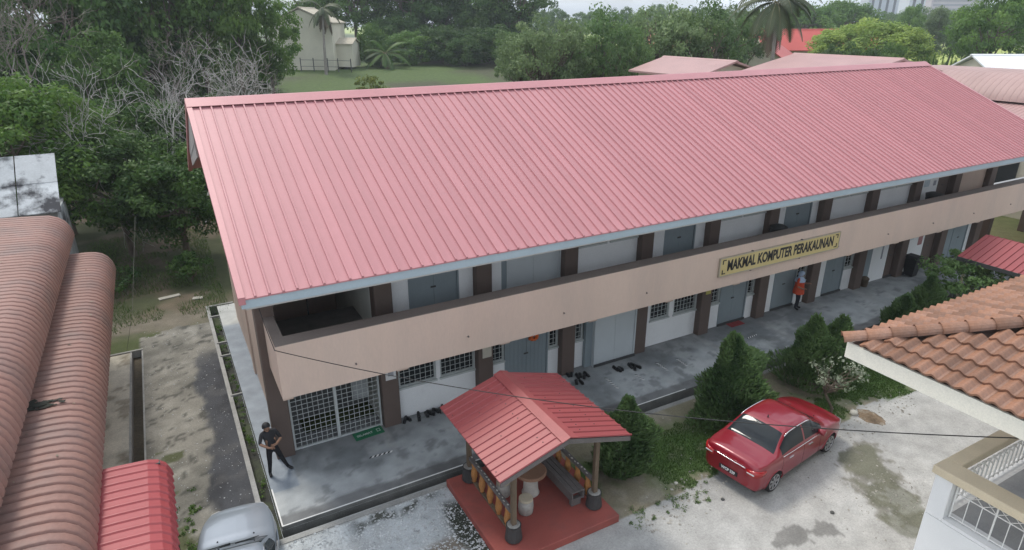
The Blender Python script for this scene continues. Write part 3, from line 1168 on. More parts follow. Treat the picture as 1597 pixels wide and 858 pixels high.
# ------------------------------------------------------------------ pavilion
M_REDROOF = mat('red_metal_sheet', (0.30, 0.062, 0.064), 0.42, .07, 1.0, .03, 20, spec=.5, rnd=.05)
M_REDFLOOR = mat('red_oxide_floor', (0.30, 0.075, 0.06), 0.75, .15, 1.2, .08, 30, stain=((.2, .07, .06), 1.5, .5, .8))
M_TIMBER = mat('weathered_timber', (0.125, 0.09, 0.06), 0.75, .25, 2, .2, 30, stretch=(3, 3, .4))
M_GREYWOOD = mat('grey_timber', (0.13, 0.115, 0.11), 0.75, .25, 2, .15, 30)
M_POT = mat('black_pot', (0.045, 0.045, 0.045), 0.6, .25, 4, .1)
M_CEM = mat('cement', (0.50, 0.47, 0.42), 0.85, .2, 3, .1)
M_BAL = mat('ochre_baluster', (0.36, 0.165, 0.055), 0.65, .3, 5, .15)
PV = thing('pavilion', 'small open pavilion with red gabled metal roof and red floor', 'pavilion', (5.1, -4.5, -.1))
PX0, PX1, PY0, PY1 = 3.60, 6.66, -6.12, -3.0
MB().bevbox(PX0, PX1, PY0, PY1, -.11, .10, .015).build('floor', M_REDFLOOR, PV)
posts = [(4.12, -5.58), (6.30, -5.58), (4.12, -3.30), (6.30, -3.30)]
for (x, y) in posts:
    b = MB().bevbox(x - .055, x + .055, y - .055, y + .055, .10, 2.30, .008)
    po = b.build('post', M_TIMBER, PV)
    MB().lathe((x, y, .10), [(.16, 0), (.20, .05), (.165, .34), (.175, .42), (.15, .42), (.12, .40)], 14).build('pot', M_POT, po, smooth=False)
    MB().lathe((x, y, .10), [(.15, .425), (.12, .44), (.06, .44)], 12).build('cement_rim', mat('old_cement', (.26, .25, .23), .9, .3, 5), po)
RX, REZ, RRZ = 5.22, 2.20, 2.70
EX0, EX1, RY0, RY1 = 3.56, 6.90, -6.05, -2.92
for (x0, x1) in ((EX0, RX), (EX1, RX)):
    # fascia along the gable ends
    pass
for y in (RY0 + .02, RY1 - .06):
    b = MB()
    b.prism_y([(EX0 + .02, REZ - .15), (RX, RRZ - .15), (EX1 - .02, REZ - .15), (EX1 - .02, REZ - .03), (RX, RRZ - .03), (EX0 + .02, REZ - .03)], y, y + .04)
    b.build('barge_board', M_GREYWOOD, PV)
for x in (4.12, 6.30):
    MB().box(x - .05, x + .05, RY0 + .1, RY1 - .1, 2.20, 2.30).build('roof_beam', M_TIMBER, PV)
for y in (-5.58, -3.30):
    MB().box(4.17, 6.25, y - .05, y + .05, 2.20, 2.30).build('roof_beam', M_TIMBER, PV)
proof = MB().prism_y([(EX0 + .05, REZ - .028), (RX, RRZ - .028), (EX1 - .05, REZ - .028), (EX1 - .05, REZ - .012), (RX, RRZ - .012), (EX0 + .05, REZ - .012)], RY0 + .065, RY1 - .065).build('roof', M_GREYWOOD, PV)
NPV = 15
pvw = (RY1 - RY0) / NPV
prl = world_loc(proof)
for sg, xe in ((1, EX0), (-1, EX1)):
    L_ = math.hypot(RX - xe, RRZ - REZ)
    a = math.atan2(RRZ - REZ, abs(RX - xe))
    c_, s_ = math.cos(a), math.sin(a)
    b = MB()
    prof = [(0, 0), (.014, .026), (.034, .026), (.048, 0), (pvw + .003, 0)]
    b.loft([[(sg * (t * c_ - z * s_), y, t * s_ + z * c_) for y, z in prof] for t in (0, L_ * .5, L_)], closed=False)
    b.quad((0, 0, 0), (0, pvw, 0), (0, pvw, -.025), (0, 0, -.025))
    me = b.mesh('roof_panel')
    me.materials.append(M_REDROOF)
    for i in range(NPV):
        put('roof_panel', me, proof, (xe - prl.x, RY0 + i * pvw - prl.y, REZ - prl.z))
b = MB()
for sg_, xe in ((1, EX0), (-1, EX1)):
    for fr in (.06, .38, .70):
        for i in range(1, 15):
            if RND.random() < .45:
                continue
            f2 = fr + RND.uniform(-.02, .02)
            xx = xe + (RX - xe) * f2
            b.lathe((xx, RY0 + i * pvw + .12, REZ + (RRZ - REZ) * f2 + .001), [(.015, 0), (.012, .010), (.003, .013)], 6)
o = b.build('fastener', M_STEEL, proof)
o['kind'] = 'stuff'
b = MB().prism_y([(RX - .20, RRZ - .025), (RX, RRZ + .045), (RX + .20, RRZ - .025), (RX + .20, RRZ - .033), (RX, RRZ + .036), (RX - .20, RRZ - .033)], RY0 - .02, RY1 + .02)
b.build('ridge_cap', mat('red_ridge_flashing', (0.29, 0.066, 0.066), .45, .1), proof)
for sx, (ya, yb) in (((4.12), (-5.50, -3.38)), ((6.30), (-5.50, -3.38))):
    bal = MB().bevbox(sx - .05, sx + .05, ya, yb, .78, .86, .01).build('balustrade', M_GREYWOOD, PV)
    MB().bevbox(sx - .045, sx + .045, ya, yb, .20, .26, .01).build('bottom_rail', M_TIMBER, bal)
    n = 5
    for i in range(n):
        y = ya + .2 + (yb - ya - .4) * i / (n - 1)
        MB().lathe((sx, y, .26), [(.055, 0), (.05, .04), (.08, .14), (.088, .2), (.07, .32), (.05, .42), (.06, .48), (.06, .52)], 10).build('baluster', M_BAL, bal, smooth=True)
    # peeling white paint chips lying proud on the rail
    b = MB()
    rr = random.Random(int(sx * 10))
    for i in range(16):
        y = ya + (yb - ya) * (i + .5) / 16 + rr.uniform(-.03, .03)
        if rr.random() < .3:
            continue
        x = sx + rr.uniform(-.025, .02)
        hw_ = rr.uniform(.012, .03)
        b.poly([(x + hw_ * math.cos(k * 1.05) * rr.uniform(.6, 1.2), y + rr.uniform(.02, .055) * math.sin(k * 1.05), .863) for k in range(6)])
    b.build('paint_flake', M_CEM, bal)

TB = thing('round_table', 'round brown table on a white pedestal inside the pavilion', 'table', (5.22, -4.45, .1))
MB().lathe((5.22, -4.45, .10), [(.20, 0), (.22, .03), (.19, .10), (.17, .45), (.20, .60)], 16).build('pedestal', M_CEM, TB, smooth=True)
MB().lathe((5.22, -4.45, .10), [(.36, .60), (.385, .62), (.385, .67), (.36, .69)], 24).build('tabletop', mat('brown_tabletop', (0.25, 0.14, 0.09), .55, .2, 3), TB)
for (x, y, lab) in ((4.78, -4.98, 'cream drum stool nearest the front post of the pavilion'), (4.60, -4.20, 'cream drum stool on the walkway side of the round table')):
    t = thing('stool', lab, 'stool', (x, y, .1), 'drum stools in the pavilion')
    MB().lathe((x, y, .10), [(.13, 0), (.17, .03), (.185, .2), (.17, .38)], 16).build('drum', mat('stool_body', (.36, .34, .31), .8, .35, 6), t, smooth=True)
    MB().lathe((x, y, .10), [(.165, .38), (.17, .40), (.165, .43), (.14, .44)], 16).build('seat', mat('cream_seat', (.5, .43, .32), .7, .15), t)
BN = thing('bench', 'long grey timber bench beside the balustrade in the pavilion', 'bench', (5.95, -4.5, .1))
for k in range(3):
    MB().bevbox(5.76 + k * .13, 5.88 + k * .13, -5.42, -3.45, .52, .56, .008).build('plank', M_GREYWOOD, BN)
MB().box(5.77, 5.81, -5.42, -3.45, .30, .518).box(6.09, 6.13, -5.42, -3.45, .30, .518).box(5.81, 6.09, -5.40, -5.36, .30, .34).build('apron_board', M_GREYWOOD, BN)
for y in (-5.30, -3.6):
    MB().bevbox(5.82, 6.08, y - .06, y + .06, .10, .298, .01).build('leg', M_GREYWOOD, BN)


# ------------------------------------------------------------------ cars
def cr(xs, ys, x):
    """smooth interpolation through points"""
    xs = np.array(xs, float)
    ys = np.array(ys, float)
    m = np.gradient(ys, xs)
    d = np.diff(ys) / np.diff(xs)
    for i in range(len(d)):           # monotone limiter
        if d[i] == 0:
            m[i] = m[i + 1] = 0
        else:
            a, b_ = m[i] / d[i], m[i + 1] / d[i]
            if a < 0:
                m[i] = 0
            if b_ < 0:
                m[i + 1] = 0
            h = math.hypot(a, b_)
            if h > 3:
                m[i] = 3 * a / h * d[i]
                m[i + 1] = 3 * b_ / h * d[i]
    i = np.clip(np.searchsorted(xs, x) - 1, 0, len(xs) - 2)
    h = xs[i + 1] - xs[i]
    t = (x - xs[i]) / h
    return ((2 * t ** 3 - 3 * t ** 2 + 1) * ys[i] + (t ** 3 - 2 * t ** 2 + t) * h * m[i]
            + (-2 * t ** 3 + 3 * t ** 2) * ys[i + 1] + (t ** 3 - t ** 2) * h * m[i + 1])


def car(label, paint, loc, rotz, plate, W=.84, L=4.25, hood=3.05, tail='sedan', name='parked_car', mir=.42, tap=0.0):
    root = thing(name, label, 'car', loc)
    root.rotation_euler = (0, 0, rotz)
    m_paint = mat(*paint[0], **paint[1])
    m_glass = glassmat('car_glass', (0.02, 0.026, 0.03), 0.06, .28)
    m_trim = mat('black_trim', (0.02, 0.02, 0.02), .45, .1)
    m_tyre = mat('tyre_rubber', (0.018, 0.018, 0.018), .85, .2)
    m_rim = mat('alloy_rim', (0.55, 0.55, 0.56), .3, .05, metal=.8)
    m_chrome = mat('chrome', (0.8, 0.8, 0.8), .12, .0, fine=0, metal=1.0)
    m_red = mat('tail_lens', (0.35, 0.01, 0.012), .15, .05, coat=.6)
    m_clear = mat('head_lens', (0.6, 0.62, 0.64), .1, .05, coat=.6)
    sh = hood - 3.05
    tx = [0, .05, .14, .35, .62, .80, 1.02, 1.26, 1.66, 2.1 + sh * .6, 2.42 + sh, 2.75 + sh, hood, hood + .35, L - .42, L - .15, L - .04, L]
    tz = [.80, .95, 1.01, 1.035, 1.06, 1.09, 1.265, 1.42, 1.478, 1.47, 1.42, 1.22, 1.03, .985, .86, .77, .66, .56]
    bx = [0, .06, .2, .6, 1.5, 2.3, hood, hood + .6, L - .2, L - .05, L]
    bz = [.72, .82, .89, .93, .915, .90, .885, .82, .70, .60, .50]
    hx = [0, .03, .10, .25, .6, 1.2, 3.0, L - .7, L - .35, L - .12, L - .03, L]
    hw = np.array([.70, .80, .90, .955, .985, 1.0, 1.0, .985 - tap * .4, .92 - tap, .80 - tap * 1.2, .68 - tap * 1.2, .58 - tap]) * W
    US, VS = 150, 44
    u = np.linspace(0, L, US)
    zt, zb, w = cr(tx, tz, u), cr(bx, bz, u), cr(hx, hw, u)
    s = np.clip((zt - zb - .13) / .38, 0, 1)
    hr = w * .86 * (1 - s) + .60 * (W / .84) * s
    zr = zt - .050 - .025 * s
    zlo = cr([0, .12, .6, L - .6, L - .1, L], [.34, .26, .19, .19, .22, .30], u)
    ctrl = []
    for i in range(US):
        zz = max(zb[i], zlo[i] + .12)
        ctrl.append([(w[i] * .90, zlo[i]), (w[i] * .985, zlo[i] + (zz - zlo[i]) * .22), (w[i] * 1.0, zlo[i] + (zz - zlo[i]) * .62),
                     (w[i] * .975, zz), (hr[i], max(zr[i], zz + .004)), (hr[i] * .55, zt[i] - .008), (0, zt[i])])
    ctrl = np.array(ctrl)
    vv = np.linspace(0, 6, VS)
    G = np.zeros((US, VS, 3))
    for i in range(US):
        G[i, :, 0] = u[i]
        G[i, :, 1] = cr(range(7), ctrl[i, :, 0], vv)
        G[i, :, 2] = cr(range(7), ctrl[i, :, 1], vv)
    wheels = [(.78, .29), (L - .86, .29)]
    WR = .29
    body, front, rear = MB(), MB(), MB()
    sides = {k: MB() for k in ((1, 0), (1, 1), (-1, 0), (-1, 1))}
    # two mirrored half shells
    for sg in (1, -1):
        base = {}
        for key in ('b', 's0', 's1', 'f', 'r'):
            base[key] = {}

        def vid(key, mbx, i, j):
            dct = base[key]
            if (i, j) not in dct:
                p = G[i, j]
                dct[(i, j)] = len(mbx.v)
                mbx.v.append((p[0], sg * p[1], p[2]))
            return dct[(i, j)]
        for i in range(US - 1):
            for j in range(VS - 1):
                c = (G[i, j] + G[i + 1, j] + G[i, j + 1] + G[i + 1, j + 1]) / 4
                vm = (vv[j] + vv[j + 1]) / 2
                if vm < 3.2 and any((c[0] - wx_) ** 2 + (c[2] - wz_) ** 2 < (WR + .055) ** 2 for wx_, wz_ in wheels):
                    continue
                key, mbx = 'b', body
                gs = (zt[i] - zb[i])
                if 3.22 < vm < 3.86 and gs > .20 and .98 < c[0] < hood - .22 and not (1.93 + sh * .5 < c[0] < 2.01 + sh * .5):
                    q_ = int(c[0] > 1.97 + sh * .5)
                    key, mbx = 's%d' % q_, sides[(sg, q_)]
                elif vm > 4.12 and 2.47 + sh < c[0] < hood - .03:
                    key, mbx = 'f', front
                elif vm > 4.12 and .78 < c[0] < 1.25:
                    key, mbx = 'r', rear
                q = [vid(key, mbx, i, j), vid(key, mbx, i + 1, j), vid(key, mbx, i + 1, j + 1), vid(key, mbx, i, j + 1)]
                mbx.f.append(tuple(q))
        n0 = len(body.v)
        # floor and end caps
    for i in (0, US - 1):
        ring = [(G[i, j, 0], G[i, j, 1], G[i, j, 2]) for j in range(VS)] + [(G[i, j, 0], -G[i, j, 1], G[i, j, 2]) for j in range(VS - 2, -1, -1)]
        body.poly(ring)

    def local(mbx, nm, m, par, smooth=True):
        me = mbx.mesh(nm)
        me.materials.append(m)
        fix_normals(me)
        if smooth:
            me.polygons.foreach_set('use_smooth', [True] * len(me.polygons))
        o = bpy.data.objects.new(nm, me)
        COL.objects.link(o)
        o.parent = par
        return o
    bo = local(body, 'body', m_paint, root)
    for sd_ in sides.values():
        local(sd_, 'side_window', m_glass, bo)
    local(front, 'windscreen', m_glass, bo)
    local(rear, 'rear_window', m_glass, bo)
    un = MB().box(.2, L - .25, -W * .80, W * .80, .16, .42).box(.95, hood - .4, -W * .62, W * .62, .42, .80)
    local(un, 'underbody', m_trim, bo, False)
    for wx_, wz_ in wheels:
        for sg in (1, -1):
            yo = sg * W * .985
            yi = sg * (W * .985 - .19)
            t = MB()
            rings = []
            for (yy, rr) in ((yi, WR - .05), (yi + sg * .02, WR - .01), (yi + sg * .05, WR), (yo - sg * .05, WR), (yo - sg * .015, WR - .015), (yo, WR - .06), (yo - sg * .02, WR - .09)):
                rings.append([(wx_ + rr * math.cos(k * 2 * math.pi / 24), yy, wz_ + rr * math.sin(k * 2 * math.pi / 24)) for k in range(24)])
            t.loft(rings, True, True)
            wo = local(t, 'wheel', m_tyre, root)
            r = MB()
            for k in range(7):
                a = k * 2 * math.pi / 7
                d = .16
                ca, sa = math.cos(a), math.sin(a)
                pts = []
                for (rad, half) in ((.03, .022), (WR - .08, .032)):
                    pts.append((rad, half))
                p = lambda rad, off, y: (wx_ + rad * ca - off * sa, y, wz_ + rad * sa + off * ca)
                yf = yo - sg * .006
                r.loft([[p(.03, -.022, yf), p(.03, .022, yf), p(.03, .022, yf - sg * .03), p(.03, -.022, yf - sg * .03)],
                        [p(WR - .075, -.030, yf), p(WR - .075, .030, yf), p(WR - .075, .030, yf - sg * .03), p(WR - .075, -.030, yf - sg * .03)]], True, True)
            ring = []
            for (yy, rr) in ((yo - sg * .03, WR - .095), (yo - sg * .004, WR - .09), (yo - sg * .004, WR - .07), (yo - sg * .03, WR - .065)):
                ring.append([(wx_ + rr * math.cos(k * 2 * math.pi / 24), yy, wz_ + rr * math.sin(k * 2 * math.pi / 24)) for k in range(24)])
            r.loft(ring, True, False)
            local(r, 'rim', m_rim, wo, False)
            # rolled arch lip
            iw = int(np.argmin(np.abs(u - wx_)))
            pts = []
            for k in range(17):
                a = math.pi * (k / 16) * 1.12 - .06 * math.pi
                X_, Z_ = wx_ + (WR + .055) * math.cos(a), wz_ + (WR + .055) * math.sin(a)
                ii = int(np.clip(np.searchsorted(u, X_), 0, US - 1))
                jj = int(np.argmin(np.abs(G[ii, :24, 2] - Z_)))
                pts.append((X_, sg * (G[ii, jj, 1] - .004), Z_))
            al = MB().tube(pts, .022, 6)
            local(al, 'wheel_arch', m_paint, bo)
            wl = MB().box(wx_ - WR - .08, wx_ + WR + .08, min(sg * (W * .45), sg * W * .74), max(sg * W * .45, sg * W * .74), .2, .66)
            local(wl, 'wheel_well', m_trim, bo, False)
    # lamps, plate, chrome, mirrors, handles, antenna
    for sg in (1, -1):
        lm = MB()
        pts = []
        for (x, y, z0, z1) in ((-.012, .50, .70, .83), (-.004, .62, .69, .85), (.05, .74, .70, .86), (.18, .81, .72, .86), (.30, .835, .76, .85)):
            pts.append([(x - .012, sg * y * W / .84 * 1.012, z0), (x - .012, sg * y * W / .84 * 1.012, z1), (x + .05, sg * (y - .06), z1), (x + .05, sg * (y - .06), z0)])
        lm.loft(pts, True, True)
        local(lm, 'tail_lamp', m_red, root)
        st_ = MB().box(-.030, -.012, min(sg * .50, sg * .70), max(sg * .50, sg * .70), .765, .79)
        local(st_, 'reverse_lens', m_clear, root, False)
        hm = MB()
        pts = []
        for (x, f_, z0, z1) in ((L - .015, .78, .55, .63), (L - .05, .93, .57, .67), (L - .16, .985, .60, .71), (L - .40, 1.0, .66, .74)):
            y = float(np.interp(x, u, w)) * f_
            pts.append([(x + .012, sg * (y + .004), z0), (x + .012, sg * (y + .004), z1), (x - .06, sg * (y - .08), z1), (x - .06, sg * (y - .08), z0)])
        hm.loft(pts, True, True)
        local(hm, 'headlight', m_clear, root)
        mi = MB()
        mi.loft([[(hood - mir + dx, sg * (W * .95 + dy), .93 + dz) for dx, dz in ((0, 0), (.12, 0), (.13, .07), (.10, .13), (0, .12))] for dy in (0.0, .05, .17)], True, True)
        local(mi, 'mirror', m_paint, root)
        for hx_ in (1.35, 2.25 + sh * .5):
            ii = int(np.searchsorted(u, hx_))
            hd = MB().box(hx_ - .09, hx_ + .09, min(sg * w[ii] * .985, sg * (w[ii] + .022)), max(sg * w[ii] * .985, sg * (w[ii] + .022)), .80, .825)
            local(hd, 'handle', m_paint if False else m_chrome, root, False)
        # dark sills of the doors
        for gx_ in (1.02, 1.97 + sh * .5, hood - .28):
            ii = int(np.searchsorted(u, gx_))
            gp = MB().tube([(gx_, sg * (G[ii, jv, 1] + .0005), G[ii, jv, 2]) for jv in range(3, 23)], .0035, 4)
            local(gp, 'door_gap', m_trim, root)
        vis = MB().tube([(xx, sg * (np.interp(xx, u, hr) + .012), np.interp(xx, u, zr) - .01) for xx in np.linspace(1.25, hood - .55, 9)], .014, 5)
        local(vis, 'window_visor', m_chrome, root)
        bl = MB().tube([(xx, sg * (np.interp(xx, u, w) * .975 + .006), np.interp(xx, u, zb) + .012) for xx in np.linspace(1.0, hood - .2, 9)], .009, 5)
        local(bl, 'belt_trim', m_chrome, root)
    ch = MB().tube([(-.018 - .012 * (1 - (y / .45) ** 2), y, .86) for y in np.linspace(-.45, .45, 9)], .016, 5)
    local(ch, 'chrome_bar', m_chrome, root)
    pl = MB().box(-.022, -.006, -.26, .26, .47, .585)
    po = local(pl, 'number_plate', M_INK, root, False)
    pt = text_mesh('plate_lettering', plate, .105, .40, .002, .004)
    pt.materials.append(mat('plate_white', (.75, .75, .75), .5))
    pt.transform(Matrix.Rotation(-math.pi / 2, 4, 'Z'))
    pt.transform(Matrix.Translation((-.026, .20, .492)))
    q = put('plate_lettering', pt, po)
    an = MB().lathe((1.48, 0, 1.45), [(.035, 0), (.022, .02), (.01, .09), (.004, .10)], 8)
    local(an, 'antenna', m_trim, root)
    bp = MB().box(L - .01, L + .015, -.30, .30, .38, .50)
    local(bp, 'grille', m_trim, root, False)
    for y in (-.45, .1):
        local(MB().tube([(hood - .02, y, 1.045), (hood - .12, y + .45, 1.10)], .008, 5), 'wiper', m_trim, root)
    for y in (-.35, .35):
        local(MB().lathe((hood + .16, y, .995), [(.018, 0), (.014, .015), (.004, .02)], 8), 'washer_nozzle', m_trim, root)
    return root


car('shiny red sedan parked on the grass plot with its boot towards the pavilion',
    (('red_car_paint', (0.235, 0.006, 0.018)), dict(rough=.30, var=.02, fine=0, spec=.5, coat=.8, metal=.1)),
    (9.78, -6.44, -.1), 0.143, 'WCP 229')
car('silver white car in the alley mouth beside the walkway corner, only its bonnet showing',
    (('silver_car_paint', (0.30, 0.34, 0.39)), dict(rough=.32, var=.02, fine=0, spec=.5, coat=.7, metal=.35)),
    (-1.64, -6.24, -.1), math.pi / 2 - .12, 'ABT 71', W=.78, L=4.2, hood=2.62, mir=.75, tap=.12)


# ------------------------------------------------------------------ people
def person(label, loc, rotz, joints, radii, zones, hair, face=True, extra=None):
    """one skinned body; joints: name -> point; radii; zones: face colour by a test on the bone it grew from"""
    root = thing('person', label, 'person', loc)
    root.rotation_euler = (0, 0, rotz)
    names = list(joints)
    E_ = [('pelvis', 'waist'), ('waist', 'chest'), ('chest', 'neck'), ('neck', 'jaw'), ('jaw', 'crown')]
    for s_ in ('l', 'r'):
        E_ += [('chest', 'sh_' + s_), ('sh_' + s_, 'el_' + s_), ('el_' + s_, 'wr_' + s_), ('wr_' + s_, 'palm_' + s_),
               ('pelvis', 'hip_' + s_), ('hip_' + s_, 'kn_' + s_), ('kn_' + s_, 'an_' + s_), ('an_' + s_, 'toe_' + s_)]
        for f_ in 'abcde':
            if 'f' + f_ + '1_' + s_ in joints:
                E_ += [('palm_' + s_, 'f' + f_ + '1_' + s_), ('f' + f_ + '1_' + s_, 'f' + f_ + '2_' + s_)]
    me = bpy.data.meshes.new('body')
    me.from_pydata([joints[n] for n in names], [(names.index(a), names.index(b_)) for a, b_ in E_], [])
    o = bpy.data.objects.new('body', me)
    COL.objects.link(o)
    sk = o.modifiers.new('skin', 'SKIN')
    sk.use_smooth_shade = True
    sub = o.modifiers.new('sub', 'SUBSURF')
    sub.levels = sub.render_levels = 2
    for i, n in enumerate(names):
        d = me.skin_vertices[0].data[i]
        r_ = radii[n] if n in radii else radii[n.split('_')[0]] if n.split('_')[0] in radii else .009
        d.radius = (r_, r_) if not isinstance(r_, tuple) else r_
        d.use_root = (n == 'pelvis')
    bpy.context.view_layer.update()
    ev = o.evaluated_get(bpy.context.evaluated_depsgraph_get())
    m2 = bpy.data.meshes.new_from_object(ev)
    bpy.data.objects.remove(o)
    m2.name = 'body'
    for z in zones['mats']:
        m2.materials.append(z)
    segs = [(Vector(joints[a]), Vector(joints[b_]), zones['of'](a, b_)) for a, b_ in E_]
    for p in m2.polygons:
        c = Vector(p.center)
        best, bi = 9, 0
        for a, b_, zi in segs:
            ab = b_ - a
            t = max(0, min(1, (c - a).dot(ab) / max(ab.length_squared, 1e-9)))
            d = (a + ab * t - c).length
            if d < best:
                best, bi = d, zi
        p.material_index = bi
        p.use_smooth = True
    bo = bpy.data.objects.new('body', m2)
    COL.objects.link(bo)
    bo.parent = root
    hd = Vector(joints['crown']) * .55 + Vector(joints['jaw']) * .45
    hair(root, hd)
    return root


M_SKIN = mat('skin', (0.30, 0.17, 0.11), .6, .05)
M_BLK = mat('black_cloth', (0.012, 0.012, 0.015), .85, .2, 6)
M_CHAR = mat('charcoal_cloth', (0.03, 0.03, 0.033), .85, .2, 6)
M_SHOE = mat('black_shoe', (0.012, 0.012, 0.013), .5, .1)
M_ORANGE = mat('orange_red_cloth', (0.55, 0.075, 0.03), .8, .12, 6)
M_SCARF = mat('pale_blue_cloth', (0.42, 0.52, 0.68), .8, .12, 6)
M_NAVY = mat('navy_cloth', (0.015, 0.016, 0.026), .85, .2, 6)


def hand(J, s, wr, pm, d, side):
    """five curled fingers out of the palm; d forward, side sideways"""
    wr, pm, d, side = Vector(wr), Vector(pm), Vector(d).normalized(), Vector(side).normalized()
    dn = d.cross(side).normalized()
    if dn.z > 0:
        dn = -dn
    for f, off, ln in (('a', -.032, .060), ('b', -.011, .070), ('c', .011, .066), ('d', .031, .052)):
        p1 = pm + side * off + d * ln * .6
        J['f' + f + '1_' + s] = tuple(p1)
        J['f' + f + '2_' + s] = tuple(p1 + d * ln * .35 + dn * .035)
    p1 = (wr + pm) * .5 - side * .048 + d * .01
    J['fe1_' + s] = tuple(p1)
    J['fe2_' + s] = tuple(p1 + d * .045 + dn * .015)


def face_parts(root, c, fdir, skin=M_SKIN):
    fdir = Vector(fdir).normalized()
    sd = Vector((0, 0, 1)).cross(fdir).normalized()
    upv = fdir.cross(sd)
    for s_ in (-1, 1):
        p = c + fdir * .093 + sd * s_ * .032 + upv * .005
        e = MB().lathe(tuple(p - Vector((0, 0, .008))), [(.003, 0), (.010, .004), (.010, .012), (.003, .016)], 8).build('eye', M_INK, None)
        e.parent = root
    n = MB().loft([[tuple(c + fdir * .088 + upv * .010), tuple(c + fdir * .085 + sd * .014 - upv * .035), tuple(c + fdir * .085 - sd * .014 - upv * .035)],
                   [tuple(c + fdir * .097 + upv * .008), tuple(c + fdir * .118 + sd * .006 - upv * .03), tuple(c + fdir * .118 - sd * .006 - upv * .03)]], True, True)
    n = n.build('nose', skin, None)
    n.parent = root
    m = MB().box(-.022, .022, -.004, .004, -.004, .004)
    q = fdir.to_track_quat('Y', 'Z')
    m.v = [tuple(c + fdir * .092 - upv * .062 + q @ Vector(v_)) for v_ in m.v]
    m = m.build('mouth', mat('lip', (.22, .08, .06), .6), None)
    m.parent = root


def cap_shell(root, name, c, m, r=.115, zc=-.01, back=.0, fd=(0, -1, 0), drop=0.3):
    """hair or scarf: an open shell around the skull"""
    b = MB()
    rings = []
    fd = Vector(fd).normalized()
    for i in range(7):
        a = math.pi * .5 - i * (math.pi * .5 + drop) / 6
        row = []
        for k in range(16):
            t = k * 2 * math.pi / 16
            v = Vector((math.cos(t), math.sin(t), 0))
            front = max(0, v.dot(fd))
            aa = a if a > .25 else a + front * (.25 - a)
            rr = r * math.cos(aa) if abs(math.cos(aa)) > .02 else .003
            row.append((c.x + v.x * rr * .92 - fd.x * .012, c.y + v.y * rr - fd.y * .012, c.z + zc + r * 1.05 * math.sin(aa)))
        rings.append(row)
    b.loft(rings, True, False)
    o = b.build(name, m, None, smooth=True)
    o.parent = root
    so = o.modifiers.new('thick', 'SOLIDIFY')
    so.thickness = .012
    return o


# person in black, legs apart, arms folded over the front, looking down
J = dict(pelvis=(0, 0, .84), waist=(0, .02, .99), chest=(-.02, .05, 1.24), neck=(-.05, .03, 1.40), jaw=(-.06, -.01, 1.47), crown=(-.07, -.03, 1.60),
         sh_l=(.15, .05, 1.32), el_l=(.25, -.06, 1.10), wr_l=(.08, -.22, 1.06), palm_l=(.0, -.24, 1.07),
         sh_r=(-.20, .06, 1.31), el_r=(-.30, -.05, 1.10), wr_r=(-.12, -.21, 1.00), palm_r=(-.04, -.24, 1.00),
         hip_l=(.09, 0, .80), kn_l=(.20, -.05, .44), an_l=(.33, -.02, .08), toe_l=(.43, -.13, .035),
         hip_r=(-.09, 0, .80), kn_r=(-.13, -.06, .43), an_r=(-.16, -.02, .08), toe_r=(-.17, -.17, .035))
hand(J, 'l', J['wr_l'], J['palm_l'], (-1, -.2, 0), (0, 0, 1))
hand(J, 'r', J['wr_r'], J['palm_r'], (1, -.3, 0), (0, 0, 1))
RAD = dict(pelvis=(.15, .12), waist=(.14, .105), chest=(.16, .12), neck=.05, jaw=.075, crown=.085, sh=.062, el=.045, wr=.032, palm=(.035, .022), hip=.088, kn=.062, an=.045, toe=.042)


def zone1(a, b_):
    ns = (a, b_)
    if any(n in ('jaw', 'crown') for n in ns) or (a == 'neck'):
        return 2
    if any(n.startswith(('wr', 'palm', 'f')) and n[:2] in ('wr', 'pa', 'fa', 'fb', 'fc', 'fd', 'fe') for n in ns):
        return 2
    if any(n.startswith('toe') for n in ns):
        return 3
    if any(n[:3] in ('hip', 'kn_', 'an_') for n in ns):
        return 1
    return 0


def hair1(root, c):
    root.scale = (.95, .95, .93)
    cap_shell(root, 'hair', c, M_INK, .118, .012, fd=(0, -1, 0), drop=.35)
    face_parts(root, c + Vector((0, 0, -.02)), (.05, -1, -.25))


person('person in black clothes standing with legs apart at the walkway corner', (-.10, -.52, 0), .12, J, RAD,
       dict(mats=[M_CHAR, M_BLK, M_SKIN, M_SHOE], of=zone1), hair1)

# person in orange red top and pale blue headscarf by the grey door, holding something pale at the chest
J = dict(pelvis=(0, 0, .86), waist=(0, .0, 1.00), chest=(0, .02, 1.24), neck=(0, .01, 1.38), jaw=(.01, -.02, 1.45), crown=(.01, -.02, 1.57),
         sh_l=(.16, .02, 1.30), el_l=(.23, -.06, 1.06), wr_l=(.20, -.27, 1.12), palm_l=(.17, -.33, 1.15),
         sh_r=(-.16, .02, 1.30), el_r=(-.23, .0, 1.05), wr_r=(-.17, -.20, .97), palm_r=(-.13, -.27, .99),
         hip_l=(.09, 0, .82), kn_l=(.10, -.03, .45), an_l=(.11, .0, .08), toe_l=(.14, -.15, .035),
         hip_r=(-.09, 0, .82), kn_r=(-.10, -.04, .45), an_r=(-.12, .0, .08), toe_r=(-.13, -.16, .035))
hand(J, 'l', J['wr_l'], J['palm_l'], (-.2, -1, .2), (1, 0, 0))
hand(J, 'r', J['wr_r'], J['palm_r'], (.3, -1, .1), (1, 0, 0))


